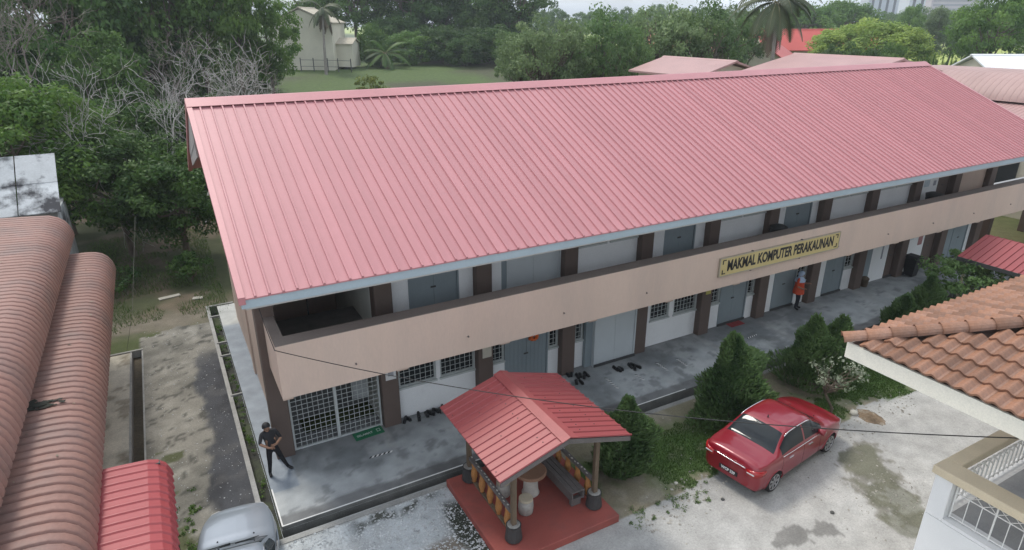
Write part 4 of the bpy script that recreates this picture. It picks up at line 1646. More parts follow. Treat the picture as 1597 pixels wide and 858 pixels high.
def hair2(root, c):
    cap_shell(root, 'headscarf', c, M_SCARF, .128, .0, fd=(.3, -1, 0), drop=.55)
    b = MB()
    b.lathe((0, .01, 1.21), [(.205, 0), (.20, .04), (.17, .10), (.11, .16), (.09, .22)], 16, caps=False)
    o = b.build('scarf_drape', M_SCARF, None, smooth=True)
    o.parent = root
    o = MB().lathe((0, 0, .70), [(.225, 0), (.215, .12), (.185, .30), (.17, .40), (.19, .52)], 16, caps=False).build('tunic', M_ORANGE, None, smooth=True)
    o.parent = root
    face_parts(root, c + Vector((0, 0, -.01)), (.2, -1, -.2))


RAD2 = dict(RAD)
RAD2.update(pelvis=(.17, .14), waist=(.155, .12))


def zone2(a, b_):
    z = zone1(a, b_)
    if z == 1 and a == 'pelvis':
        return 0
    return z


person('person in orange red top and pale blue headscarf by a grey door', (20.18, -.12, 0), .35, J, RAD2,
       dict(mats=[M_ORANGE, M_NAVY, M_SKIN, M_SHOE], of=zone2), hair2)


# ------------------------------------------------------------------ small things on the walkway and corridor
def shoe_mesh():
    b = MB()
    rings = []
    for (x, w_, h0, h1) in ((-.13, .028, .0, .055), (-.12, .036, .0, .075), (-.06, .038, 0, .078), (0, .036, 0, .06), (.06, .044, 0, .048), (.11, .036, 0, .036), (.135, .016, 0, .022)):
        rings.append([(x, -w_, h0), (x, w_, h0), (x, w_ * .95, h1 * .6), (x, w_ * .5, h1), (x, -w_ * .5, h1), (x, -w_ * .95, h1 * .6)])
    b.loft(rings, True, True)
    me = b.mesh('shoe')
    me.materials.append(M_SHOE)
    fix_normals(me)
    return me


SHM = shoe_mesh()
SOLE = MB().bevbox(-.132, .134, -.040, .040, 0.0, .014, .006).mesh('sole')
SOLE.materials.append(mat('shoe_sole', (.03, .028, .026), .8))


def shoe(x, y, a, lab, grp, sc=1.15):
    o = thing('shoe', lab, 'shoe', (x, y, 0.002), grp)
    o.rotation_euler = (0, 0, a)
    o.scale = (sc, sc, sc)
    put('upper', SHM, o, (0, 0, .010))
    put('sole', SOLE, o)


spots = [((3.62, .06), 'black shoe alone beside the column with the white notice', 'shoes beside the notice column'),
         ((3.72, .10), 'black shoe alone beside the column with the white notice', 'shoes beside the notice column'),
         ((4.02, -.03), 'dark shoe set apart before the row under the barred window', 'shoes before the barred window'),
         ((4.05, .08), 'dark shoe set apart before the row under the barred window', 'shoes before the barred window')]
for i in range(6):
    spots.append(((4.28 + i * .11, .04 + .05 * (i % 2)), 'black shoe in the tight row under the barred window', 'shoe row under the barred window'))
for (x, y) in ((9.2, -.06), (9.32, -.1), (9.42, -.32), (9.55, -.28), (9.62, -.42), (9.75, -.36), (9.2, -.58), (9.33, -.66)):
    spots.append(((x, y), 'black shoe in the heap at the foot of the column behind the pavilion', 'shoe heap at the column'))
for (x, y) in ((10.82, -.52), (10.98, -.58), (10.90, -.62)):
    spots.append(((x, y), 'black shoe of the pair lying before the wide pale doors', 'shoes before the pale doors'))
for (x, y) in ((11.36, -.62), (11.5, -.58), (11.56, -.76), (11.42, -.78)):
    spots.append(((x, y), 'black shoe near the column at the end of the wide pale doors', 'shoes near the pale door column'))
for i, ((x, y), lab, grp) in enumerate(spots):
    shoe(x, y, RND.uniform(-.5, .5) + 1.4 + (3.1 if i % 3 == 0 else 0), lab, grp)

# green door mat with pale lettering
DM = thing('door_mat', 'green door mat with pale lettering before the barred gate', 'mat', (2.5, -.02, 0))
DM.rotation_euler = (0, 0, .06)
m = MB().bevbox(-.42, .42, -.19, .19, .004, .020, .006).mesh('mat_pile')
m.materials.append(mat('green_pile', (.025, .16, .075), .95, .25, 6, .3, 60))
put('pile', m, DM)
tm = text_mesh('mat_lettering', 'SELAMAT', .13, .46, .001, .003)
tm.materials.append(mat('mat_pale', (.5, .6, .55), .9))
tm.transform(Matrix.Rotation(-math.pi / 2, 4, 'X'))
put('lettering', tm, DM, (-.34, -.06, .0225))
b = MB().box(.24, .34, -.07, -.055, .0205, .023).box(.24, .34, .05, .065, .0205, .023).box(.24, .255, -.055, .05, .0205, .023).box(.325, .34, -.055, .05, .0205, .023)
me = b.mesh('mat_emblem')
me.materials.append(MATS['mat_pale'])
put('emblem', me, DM)


def tape(p0, p1, lab, n=6):
    """black and white hazard tape stuck to the floor"""
    p0, p1 = Vector((*p0, .004)), Vector((*p1, .004))
    t = thing('floor_tape', lab, 'tape', tuple((p0 + p1) / 2))
    d = (p1 - p0).normalized()
    s_ = Vector((-d.y, d.x, 0)) * .035
    b, w_ = MB(), MB()
    for i in range(n):
        a, c = p0 + (p1 - p0) * (i / n), p0 + (p1 - p0) * ((i + .5) / n)
        e = p0 + (p1 - p0) * ((i + 1) / n)
        sk = d * .03
        b.quad(tuple(a - s_ - sk), tuple(c - s_ - sk), tuple(c + s_ + sk), tuple(a + s_ + sk))
        w_.quad(tuple(c - s_ - sk), tuple(e - s_ - sk), tuple(e + s_ + sk), tuple(c + s_ + sk))
    b.build('black_band', M_INK, t)
    w_.build('white_band', m_white, t)


tape((2.20, -1.10), (2.82, -1.12), 'striped floor tape before the green door mat', 5)
tape((10.2, -.80), (10.15, -1.5), 'worn striped floor tape closest to the pavilion before the pale doors')
tape((11.2, -1.10), (11.2, -1.5), 'short striped floor tape beside the black shoes near the pale doors', 4)
tape((12.32, -.82), (12.30, -1.4), 'striped floor tape before the column past the pale doors')
tape((13.1, -.95), (13.08, -1.46), 'striped floor tape before the white dado and two barred windows')
tape((16.43, -1.04), (16.98, -.99), 'striped floor tape parallel to the wall near the red mat', 5)
o = MB()
for i in range(4):
    o.bevbox(16.62, 17.32, -.12 + i * .09, -.05 + i * .09, .003, .02, .005)
o.build('slat', mat('red_rubber', (.28, .035, .035), .7), thing('red_mat', 'red slatted mat before the grey blue door', 'mat', (16.97, 0, 0)))

# notices on columns and walls
def notice(name, x0, x1, y, z0, z1, m, lab, cat='notice', head=None, body=None):
    t = thing(name, lab, cat, ((x0 + x1) / 2, y, z0))
    MB().box(x0, x1, y - .008, y, z0, z1).build('sheet', m, t)
    if head:
        MB().box(x0 + .03, x1 - .03, y - .0105, y - .0085, z1 - .10, z1 - .055).build('heading', head, t)
    if body:
        MB().box(x0 + .07, x1 - .07, y - .0105, y - .0085, z0 + .12, z1 - .15).build('picture', body, t)
    return t


m_cream = mat('cream_paper', (.55, .52, .44), .7, .1)
m_pgrey = mat('print_grey', (.32, .33, .36), .7, .4, 12)
notice('notice_sheet', 3.13, 3.43, -.002, 1.52, 1.98, M_POSTER, 'white notice sheet with dark heading on the second brown column', head=M_INK, body=m_pgrey)
notice('notice_sheet', 6.14, 6.44, -.002, 1.42, 1.82, m_cream, 'plain cream notice on the brown column behind the pavilion')
notice('notice_plate', 6.12, 6.46, -.002, 1.92, 2.12, mat('ochre_plate', (.32, .27, .10), .6), 'small ochre plate above the cream notice on the column')
notice('notice_plate', 15.16, 15.40, -.002, 1.62, 1.95, mat('yellow_plate', (.50, .46, .12), .6), 'yellow notice plate on the brown column past the barred windows')
notice('poster', 25.95, 26.05, .248, 1.0, 1.9, m_pgrey, 'narrow grey notice strip on the white wall past the doors')
notice('poster', 27.75, 28.25, .248, 1.55, 2.1, mat('pale_print', (.50, .58, .62), .7, .2, 8), 'pale blue and pink poster on the white wall panel', 'poster', mat('pink_print', (.6, .4, .4), .7))
notice('poster', 28.62, 28.95, .248, 1.2, 2.0, mat('red_print', (.35, .17, .17), .7, .4, 10), 'reddish printed banner on the white wall panel', 'poster')
notice('poster', 28.02, 28.42, .248, 4.0, 4.4, mat('pale_print', (.50, .58, .62), .7, .2, 8), 'pale grey notice on the upper corridor wall', 'poster')
notice('poster', 28.72, 28.92, .248, 4.0, 4.22, m_pgrey, 'small dark notice beside the grey one on the upper corridor wall', 'poster')
MB()
for (x, z, lab) in ((8.05, 1.58, 'orange hanging decoration at the top of the grey blue door behind the pavilion'), (16.42, 2.02, 'orange hanging decoration at the top of the door near the red mat')):
    t = thing('door_garland', lab, 'decoration', (x, .22, z))
    rr = random.Random(3)
    for k in range(9):
        a = k * .7
        MB().lathe((x + .11 * math.cos(a) * (1 + .3 * (k % 2)), .21, z + .09 * math.sin(a) + .0), [(.01, -.05), (.06, -.03), (.065, .02), (.01, .05)], 8).build('bloom', mat('orange_paper', (.62, .13, .03), .8, .2, 9), t, smooth=True)


def bin_(name, x, y, z, r, h, lab, m=M_POT):
    t = thing(name, lab, 'bin', (x, y, z))
    MB().lathe((x, y, z), [(r * .78, 0), (r * .82, .03), (r * .97, h * .92), (r, h * .93), (r, h), (r * .92, h), (r * .80, h * .5)], 16).build('tub', m, t, smooth=True)
    MB().lathe((x, y, z), [(r * 1.03, h), (r * 1.05, h + .03), (r * .6, h + .10), (.05, h + .12)], 16).build('lid', m, t, smooth=True)


bin_('rubbish_bin', 18.1, -.35, 2.9, .30, .92, 'black rubbish bin in the upper corridor above the signboard')
bin_('rubbish_bin', 27.9, -.35, 2.9, .34, .92, 'black rubbish bin in the upper corridor beside the posted notices')
WB = thing('wheelie_bin', 'black wheelie bin on the walkway below the white poster wall', 'bin', (27.75, -.2, 0))
b = MB().loft([[(27.75 + sx * hx_, -.2 + sy * hy_, z) for sx, sy in ((-1, -1), (1, -1), (1, 1), (-1, 1))] for z, hx_, hy_ in ((.06, .17, .20), (.5, .215, .25), (.86, .25, .29), (.90, .275, .31), (.93, .275, .31))], True, True)
b.build('tub', M_INK, WB)
MB().loft([[(27.75 + sx * hx_, -.2 + sy * hy_, z) for sx, sy in ((-1, -1), (1, -1), (1, 1), (-1, 1))] for z, hx_, hy_ in ((.935, .285, .32), (.965, .285, .32), (1.0, .20, .24))], True, True).build('lid', M_INK, WB)
MB().tube([(27.47, .1, .93), (27.42, .16, .96), (27.42, -.16, .96), (27.47, -.2, .93)], .02, 6).build('handle', M_INK, WB)
for sx in (-1, 1):
    MB().lathe((27.75 + sx * .2, .03, 0), [(.02, 0), (.09, .02), (.1, .08), (.09, .15), (.02, .17)], 12).build('wheel', M_INK, WB)
bin_('flower_tub', 24.8, .05, 0, .17, .34, 'dark flower tub on the walkway beside the far column', mat('brown_tub', (.11, .085, .06), .8))
# ------------------------------------------------------------------ awning building beside the alley
def wave_sheet(name, prof, y0, y1, wl, amp, m, parent, trap=False, axis='y', thick=True):
    """metal sheet bent to a profile in (x, z), ribs running down the profile, repeated along y"""
    prof = [Vector((p[0], 0, p[1])) for p in prof]
    nr = []
    for i in range(len(prof)):
        d = prof[min(i + 1, len(prof) - 1)] - prof[max(i - 1, 0)]
        n = Vector((-d.z, 0, d.x)).normalized()
        if n.z < 0:
            n = -n
        nr.append(n)
    if nr[0].z >= 0 and nr[0].x * 0 == 0:
        pass
    n = int(round((y1 - y0) / wl))
    ys, hs = [], []
    for i in range(n):
        for f, h in (((0, 0), (.30, 0.0), (.42, .9), (.5, 1.0), (.62, .9), (.74, 0.0)) if trap else ((0, 0), (.05, .15), (.12, .80), (.20, .97), (.35, 1.0), (.65, 1.0), (.80, .97), (.88, .80), (.95, .15))):
            ys.append(y0 + (i + f) * wl)
            hs.append(h * amp)
    ys.append(y0 + n * wl)
    hs.append(0)
    b = MB()
    rings = []
    for p, q in zip(prof, nr):
        rings.append([(p.x + q.x * h, y, p.z + q.z * h) for y, h in zip(ys, hs)])
    b.loft(rings, closed=False)
    o = b.build(name, m, parent, smooth=not trap)
    return o


M_BRN = mat('faded_brown_sheet', (0.265, 0.145, 0.118), 0.55, .14, .7, .10, 14, spec=.4, stain=((.20, .13, .115), .9, .46, .72))
M_RED2 = mat('red_awning_sheet', (0.34, 0.065, 0.07), 0.45, .08, .8, .04, 14, spec=.45)
AW = thing('awning_building', 'low building with stepped faded brown corrugated awning roofs beside the alley', 'building', (-5, 2, -.1))
lowp = [(-5.75, 3.38), (-4.9, 3.37), (-4.1, 3.35), (-3.87, 3.32), (-3.70, 3.25), (-3.57, 3.13), (-3.48, 2.96), (-3.44, 2.78), (-3.43, 2.66)]
wave_sheet('lower_roof', lowp, -8.0, 10.22, .26, .07, M_BRN, AW)
upp = [(-9.6, 4.86), (-7.0, 4.73), (-5.5, 4.64), (-5.0, 4.60), (-4.78, 4.51), (-4.62, 4.37), (-4.53, 4.20), (-4.48, 4.0), (-4.47, 3.86)]
wave_sheet('upper_roof', upp, -8.0, 11.0, .26, .07, M_BRN, AW)
e2 = MB().tube([(x, 11.02, z - .02) for x, z in upp], .045, 6)
e2.build('roof_edge_trim', mat('grey_trim', (.25, .23, .22), .6), AW)
MB().box(-9.5, -4.75, -8, 10.9, -.1, 4.25).build('wall', mat('dim_beige_wall', (.33, .29, .24), .85, .2), AW)
for y in (-5, -1.5, 2, 5.5, 9):
    MB().tube([(-4.55, y, -.1), (-4.55, y, 3.38)], .04, 8).build('post', M_STEEL, AW)
MB().box(-4.60, -4.50, -8, 10.1, 3.28, 3.38).build('purlin', M_STEEL, AW)
RA = thing('red_awning', 'bright red ribbed awning with bent edge below the brown roof', 'awning', (-2.9, -4.5, -.1))
wave_sheet('sheet', [(-3.72, 2.53), (-3.1, 2.50), (-2.62, 2.46), (-2.44, 2.40), (-2.31, 2.28), (-2.25, 2.12), (-2.24, 2.02)], -8.0, -2.05, .243, .030, M_RED2, RA, True)
for y in (-7, -2.3):
    MB().tube([(-2.45, y, -.1), (-2.45, y, 2.38)], .035, 8).build('post', M_STEEL, RA)
MB().box(-3.3, -2.40, -2.34, -2.26, 2.36, 2.42).box(-3.3, -2.4, -7.04, -6.96, 2.36, 2.42).build('rafter', M_STEEL, RA)
# dark clump of rotting leaves on the lower brown roof
b = MB()
rr = random.Random(4)
for i in range(60):
    x, y = -4.42 + rr.gauss(0, .17), -.6 + rr.gauss(0, .09)
    z = 3.62 - (x + 5.75) * .17 + .0
    z = np.interp(x, [-5.75, -4.9, -4.2], [3.38, 3.37, 3.353]) + .072
    s_ = rr.uniform(.04, .09)
    a = rr.random() * 3
    b.poly([(x + s_ * math.cos(a + k * 1.256), y + s_ * .7 * math.sin(a + k * 1.256), z + rr.uniform(0, .03)) for k in range(5)])
tag(b.build('leaf_litter', mat('rotten_leaf', (.03, .032, .025), .9)), 'dark clump of rotting leaves on the lower brown awning roof', 'leaf litter')
# small leaves and twigs lying on the brown roof
GS = thing('shed', 'old shed with mouldy grey fibre cement roof sheets behind the brown awnings', 'shed', (-6, 15.5, -.1))
M_FIB = mat('mouldy_fibre_cement', (0.47, 0.49, 0.50), 0.85, .15, 1.2, .1, 20, stain=((.045, .045, .05), .75, .48, .60), rnd=.12)
px = [(-7.62, -6.40), (-6.36, -5.03), (-8.9, -7.66)]
for (x0, x1) in px:
    for k, (y0, z0, y1, z1) in enumerate(((14.15, 4.0, 15.35, 4.95), (15.30, 4.93, 16.5, 5.85))):
        MB().loft([[(x0, y0, z0), (x1, y0, z0), (x1, y0, z0 + .03), (x0, y0, z0 + .03)], [(x0, y1, z1), (x1, y1, z1), (x1, y1, z1 + .03), (x0, y1, z1 + .03)]], True, True).build('roof_sheet', M_FIB, GS)
MB().box(-8.8, -5.2, 14.5, 17.5, -.1, 3.9).build('wall', mat('shed_wall', (.30, .31, .31), .85, .25), GS)
MB().box(-5.18, -5.12, 14.2, 16.4, 2.7, 3.98).build('side_flap', M_FIB, GS)

# ------------------------------------------------------------------ tiled house with balcony
TH = thing('tiled_house', 'white house with orange clay tile hip roof and a railed balcony', 'house', (12, -14, -.1))
HX, HY, HZ, HM = 8.43, -9.58, 5.80, .355
M_TILE = mat('clay_tile', (0.255, 0.125, 0.074), 0.7, .26, 1.6, .16, 25, rnd=.26, stain=((.19, .125, .10), 1.3, .46, .72))
M_HWHITE = mat('house_white', (0.80, 0.80, 0.79), 0.7, .04, 1, .02)
M_CREAM = mat('cream_coping', (0.66, 0.56, 0.40), 0.7, .12, 1.2, .06)
M_RAIL = mat('white_rail_paint', (0.75, 0.74, 0.71), .5, .08)
run = 5.0
tz_ = HZ + run * HM
XE, YE = HX + 26, HY - 16
roofo = MB().poly([(HX + .03, HY - .03, HZ - .03), (HX + .03, YE, HZ - .03), (HX + run, YE, tz_ - .03), (HX + run, HY - run, tz_ - .03)])
roofo.poly([(HX + .03, HY - .03, HZ - .03), (XE, HY - .03, HZ - .03), (XE, HY - run, tz_ - .03), (HX + run, HY - run, tz_ - .03)])
roofo = roofo.build('roof', mat('roof_felt', (.10, .06, .045), .9), TH)
TW, TC = .215, .31        # wave width, course


def tile_mesh(kind):
    """one barrel of a roman tile; local x across, local y up the slope, z out of the roof"""
    b = MB()
    prof = [(0, .0), (.03, .004), (.06, .026), (.09, .046), (.108, .052), (.126, .046), (.156, .026), (.186, .004), (TW + .002, 0)]
    ca, sa = math.cos(math.atan(HM)), math.sin(math.atan(HM))
    rings = []
    for (t, up_) in ((-.005, .008), (-.005, .048), (TC + .03, .004)):
        row = []
        for x, z in prof:
            zz = z + up_
            row.append((x, t * ca - zz * sa, t * sa + zz * ca))
        rings.append(row)
    b.loft(rings, closed=False)
    me = b.mesh('tile')
    me.materials.append(M_TILE)
    if kind == 'w':       # west slope: up-slope is +x, across is -y
        me.transform(Matrix(((0, 1, 0, 0), (-1, 0, 0, 0), (0, 0, 1, 0), (0, 0, 0, 1))))
    else:                 # north slope: up-slope is -y, across is +x ... mirrored
        me.transform(Matrix(((1, 0, 0, 0), (0, -1, 0, 0), (0, 0, 1, 0), (0, 0, 0, 1))))
    fix_normals(me)
    return me


TWm, TNm = tile_mesh('w'), tile_mesh('n')
cells = []
pc = TC * math.cos(math.atan(HM))
for row in range(0, 16):
    p = row * pc
    for col in range(0, 34):
        y = HY - col * TW
        if y < HY - p - pc * .45 and y > YE + .5:
            cells.append(('w', (HX - .04 + p, y, HZ + p * HM)))
    for col in range(0, 62):
        x = HX + col * TW
        if x > HX + p + pc * .45:
            cells.append(('n', (x, HY + .04 - p, HZ + p * HM)))


def px_of(P):
    d = Vector(P) - CAM
    z = d.dot(fw)
    if z < .3:
        return None
    return (798.5 + 1000.9 * d.dot(r2) / z, 429 - 1000.9 * d.dot(u2) / z, z)


def in_view(P, pad=30):
    q = px_of(P)
    return q is not None and -pad < q[0] < 1597 + pad and -pad < q[1] < 858 + pad


cells.sort(key=lambda c: (not in_view(c[1], 20), (Vector(c[1]) - CAM).length + (4.5 if c[0] == 'n' else 0)))
rl1 = world_loc(roofo)
rest = []
for i, (k, P) in enumerate(cells):
    if i < 296:
        o = put('tile', TWm if k == 'w' else TNm, roofo, Vector(P) - rl1 + Vector((0, 0, RND.uniform(-.004, .004))))
    else:
        rest.append((k, P))
V_, F_ = [], []
for k, P in rest:
    me = TWm if k == 'w' else TNm
    n0 = len(V_)
    V_ += [(v.co.x + P[0] - rl1.x, v.co.y + P[1] - rl1.y, v.co.z + P[2] - rl1.z) for v in me.vertices]
    F_ += [tuple(n0 + i for i in f.vertices) for f in me.polygons]
if V_:
    me = bpy.data.meshes.new('tile_field')
    me.from_pydata(V_, [], F_)
    me.materials.append(M_TILE)
    o = put('tile_field', me, roofo)
    o['kind'] = 'stuff'
# hip caps
hl = .36
hdir = Vector((1, -1, HM)).normalized()
side = Vector((1, 1, 0)).normalized()
upn = side.cross(hdir)
if upn.z < 0:
    upn = -upn
b = MB()
rings = []
for (t, r_) in ((-.03, .155), (-.03, .135), (hl + .05, .115)):
    rings.append([tuple(hdir * t + side * r_ * math.cos(a) + upn * (r_ * .85 * math.sin(a) - .02)) for a in np.linspace(-.1, math.pi + .1, 9)])
b.loft(rings, closed=False)
capm = b.mesh('hip_cap')
capm.materials.append(M_TILE)
fix_normals(capm)
for i in range(13):
    P = Vector((HX - .06, HY + .06, HZ + .06)) + hdir * hl * i
    put('hip_cap', capm, roofo, P - rl1)
b = MB().box(HX - .02, HX + .03, YE, HY + .02, HZ - .30, HZ - .025).box(HX + .03, XE, HY - .03, HY + .02, HZ - .30, HZ - .027)
b.build('fascia', mat('cream_fascia', (.84, .80, .69), .6, .04), TH)
MB().box(HX + .031, XE, YE, HY - .031, HZ - .20, HZ - .16).build('soffit', M_HWHITE, TH)
BX, BY = 9.20, -11.06
MB().box(10.9, 22, -18, -12.4, -.1, 5.6).build('wall', M_HWHITE, TH)
MB().box(BX + .24, 22, -18, BY - .24, 2.70, 2.98).build('balcony_floor', mat('balcony_screed', (.36, .36, .36), .8, .15), TH)
MB().box(BX, BX + .235, -18, BY, -.1, 2.975).build('lower_wall', M_HWHITE, TH)
MB().box(BX + .237, 22, BY - .235, BY - .001, -.1, 2.972).build('lower_side_wall', M_HWHITE, TH)
MB().box(BX + .002, BX + .30, -18, -11.342, 2.982, 3.04).build('balcony_kerb', M_HWHITE, TH)
MB().bevbox(BX, BX + .28, BY - .28, BY, 2.98, 3.80, .01).build('corner_pier', M_HWHITE, TH)
MB().bevbox(BX - .05, BX + .34, -18, BY + .05, 3.80, 3.95, .012).build('coping', M_CREAM, TH)
MB().bevbox(BX + .345, 21, BY - .20, BY + .05, 3.80, 3.948, .012).build('coping', M_CREAM, TH)
# metal railing, west face
rw = MB()
xr = BX + .13
rw.tube([(xr, -11.36, 3.74), (xr, -17, 3.74)], .014, 6).tube([(xr, -11.36, 3.56), (xr, -17, 3.56)], .011, 6).tube([(xr, -11.36, 3.09), (xr, -17, 3.09)], .014, 6)
rwo = rw.build('railing', M_RAIL, TH)
for i in range(26):
    y = -11.38 - i * .2
    MB().tube([(xr, y, 3.06), (xr, y, 3.76 if i % 3 == 0 else 3.56)], .014 if i % 3 == 0 else .008, 6).build('baluster', M_RAIL, rwo)
    MB().tube([(xr, y, 3.57), (xr, y - .2, 3.73)], .006, 4).tube([(xr, y, 3.73), (xr, y - .2, 3.57)], .006, 4).build('lattice_bar', M_RAIL, rwo)
rn = MB().tube([(BX + .4, BY - .09, 3.05), (14, BY - .09, 3.05)], .014, 6)
rno = rn.build('railing', M_RAIL, TH)
for i in range(22):
    x = BX + .45 + i * .17
    pts = [(x, BY - .09, 3.0), (x, BY - .09, 3.5), (x + .01, BY - .12, 3.62), (x + .02, BY - .2, 3.70), (x + .02, BY - .26, 3.66)]
    MB().tube(pts, .016, 6).build('baluster', M_RAIL, rno)
MB().box(BX - .75, BX - .55, -13.5, -12.0, 1.35, 1.42).box(BX - .55, BX - .05, -13.5, -12.05, 1.38, 1.40).build('lower_ledge', M_CREAM, TH)

# ------------------------------------------------------------------ red canopy at the far end of the plot
CN = thing('red_canopy', 'red ribbed gable canopy beyond the leafy plants at the end of the plot', 'canopy', (26.75, -5, -.1))
b = MB()
for (xe, ze) in ((25.0, 2.4), (28.5, 2.4)):
    b.loft([[(xe, y, ze) for y in (-9, -3.2)], [(26.75, y, 3.0) for y in (-9, -3.2)], [(26.75, y, 2.97) for y in (-9, -3.2)], [(xe, y, ze - .03) for y in (-9, -3.2)]], closed=False)
b.build('roof_sheet', M_REDROOF, CN)
b = MB()
for i in range(24):
    y = -9 + i * .245
    b.prism_y([(24.98, 2.405), (26.75, 3.005), (28.52, 2.405), (28.52, 2.43), (26.75, 3.03), (24.98, 2.43)], y, y + .035)
b.build('roof_rib', M_REDROOF, CN)
MB().box(24.97, 25.0, -9, -3.2, 2.25, 2.40).build('eave_board', M_STEEL, CN)
for x in (25.15, 28.3):
    for y in (-8.5, -3.5):
        MB().tube([(x, y, -.1), (x, y, 2.36)], .05, 8).build('post', M_CREAM, CN)
LW = thing('garden_wall', 'pale low wall under the red canopy behind the leafy plants', 'wall', (25.4, -5, -.1))
MB().bevbox(25.3, 25.45, -8.5, -3.6, -.1, 1.05, .01).build('panel', mat('pale_block', (.55, .55, .50), .85, .2), LW)
MB().bevbox(25.26, 25.49, -8.5, -3.6, 1.052, 1.10, .01).build('coping', m_lip, LW)

# ------------------------------------------------------------------ cables
def cable(p0, p1, sag, r, label, n=40):
    p0, p1 = Vector(p0), Vector(p1)
    pts = []
    for i in range(n + 1):
        t = i / n
        p = p0.lerp(p1, t)
        p.z -= sag * 4 * t * (1 - t)
        pts.append(p)
    o = MB().tube(pts, r, 5).build('overhead_cable', mat('cable_black', (.02, .02, .02), .6), None)
    return tag(o, label, 'cable')


cable((.19, -1.73, 4.06), (9.75, -11.85, 4.80), .42, .010, 'thin black cable sagging from the parapet corner to the tiled house')
o = MB().tube([(.18, 2.6, 5.0), (.17, .6, 4.5), (.16, -.6, 4.28), (.185, -1.73, 4.06)], .009, 5).build('wall_cable', mat('cable_black', (.02, .02, .02)), None)
tag(o, 'thin black cable clipped along the gable end to the parapet corner', 'cable')


# ------------------------------------------------------------------ buildings behind
def at(px, py, d):
    """a point seen at this bearing, d metres ahead"""
    dr = fw + r2 * ((px - 798.5) / 1000.9) - u2 * ((py - 429) / 1000.9)
    return CAM + dr * d


M_PINKFAR = mat('faded_pink_roof', (0.40, 0.245, 0.23), .5, .1, .5)
M_CREAMW = mat('cream_render', (0.62, 0.57, 0.46), .85, .1, .4)
M_FARRED = mat('far_red_roof', (0.45, 0.075, 0.06), .5, .1, .4)
M_WIN = glassmat('far_window', (.03, .035, .04), .2)


def gable_house(name, label, c, L_, W_, eave, ridge, rotz, roofm, wallm, over=.5, wins=6, z0=None, storeys=1):
    """ridge along local x, centre c, wall and roof with windows each their own part"""
    base = float(gz(c[0], c[1])) if z0 is None else z0
    t = thing(name, label, 'building', (c[0], c[1], base))
    t.rotation_euler = (0, 0, rotz)

    def loc(mb, nm, m, par=t):
        me = mb.mesh(nm)
        me.materials.append(m)
        fix_normals(me)
        o = bpy.data.objects.new(nm, me)
        COL.objects.link(o)
        o.parent = par
        return o
    h, rz = eave - base, ridge - base
    wl = MB().prism_x([(-W_ / 2, 0), (W_ / 2, 0), (W_ / 2, h), (0, rz - .15), (-W_ / 2, h)], -L_ / 2, L_ / 2)
    loc(wl, 'wall', wallm)
    k = (rz - h) / (W_ / 2)
    rf = MB().prism_x([(-W_ / 2 - over, h - k * over), (0, rz), (W_ / 2 + over, h - k * over), (W_ / 2 + over, h - k * over + .14), (0, rz + .14), (-W_ / 2 - over, h - k * over + .14)], -L_ / 2 - over, L_ / 2 + over)
    ro = loc(rf, 'roof', roofm)
    rc = MB().prism_x([(-.25, rz + .08), (0, rz + .20), (.25, rz + .08)], -L_ / 2 - over - .05, L_ / 2 + over + .05)
    loc(rc, 'ridge_cap', roofm, ro)
    for s_ in range(storeys):
        zz = h * (s_ + .35) / storeys
        for i in range(wins):
            x = -L_ / 2 + L_ * (i + .5) / wins
            w = MB().box(x - .55, x + .55, -W_ / 2 - .06, -W_ / 2 - .005, zz, zz + 1.2)
            wo = loc(w, 'window', M_CREAMW)
            pn = MB().box(x - .48, x + .48, -W_ / 2 - .075, -W_ / 2 - .062, zz + .07, zz + 1.13)
            loc(pn, 'pane', M_WIN, wo)
    return t


gable_house('rear_wing', 'pink roofed rear wing showing behind the ridge, with dark edge', (38.5, 25.6), 7, 6.4, 7.0, 7.85, math.pi / 2, M_PINKFAR, M_CREAMW, .6, 5)
gable_house('rear_wing', 'second rear wing with cream gable and faded roof behind the ridge', (44.0, 16.4), 7.6, 11.5, 7.2, 8.30, math.pi / 2, M_PINKFAR, M_CREAMW, .6, 5)
# bullnose roofed hall past the far end of the block
HB = thing('barrel_hall', 'hall with faded brown rounded roof edge past the far end of the block', 'building', (52, 8, -.1))
wave_sheet('roof', [(56, 7.3), (53, 7.62), (50.5, 7.68), (49.2, 7.55), (48.2, 7.2), (47.5, 6.75), (47.1, 6.3), (47.0, 6.0)], -14, 14.5, .4, .025, mat('dusty_brown_sheet', (.38, .255, .235), .6, .12, .5), HB)
MB().box(48.5, 56, -13.5, 14, -.1, 6.6).build('wall', M_CREAMW, HB)
for i in range(14):
    MB().box(48.38, 48.47, -13 + i * 1.9, -12.9 + i * 1.9, 5.2, 6.55).build('mullion', M_CREAMW, HB)
LR = thing('lean_to', 'long pink lean-to roof below the rounded hall roof', 'building', (45, 4, -.1))
wave_sheet('roof', [(48.2, 6.05), (45.5, 5.55), (42.0, 4.9)], -14, 13.5, .3, .035, M_PINKFAR, LR)
MB().box(42.6, 48.2, -13.5, 13, -.1, 4.85).build('wall', M_CREAMW, LR)
MB().box(42.58, 42.598, -13.5, 13, .6, 1.4).build('wall_band', mat('dim_grey', (.2, .2, .2), .8), LR)
for i in range(8):
    MB().box(42.50, 42.59, -12 + i * 3, -10.6 + i * 3, 1.7, 3.2).build('window', M_WIN, LR)
FS = thing('link_walkway', 'flat grey link roof between the block and the lean-to', 'walkway', (38, 0, -.1))
MB().box(34.7, 42.4, -3.0, 1.4, 2.7, 2.95).build('roof_slab', mat('grey_slab', (.30, .31, .32), .85, .15), FS)
for x in (36, 40):
    MB().bevbox(x, x + .35, -2.8, -2.45, -.1, 2.698, .02).build('column', M_BROWN, FS)
    MB().bevbox(x, x + .35, .8, 1.15, -.1, 2.698, .02).build('column', M_BROWN, FS)
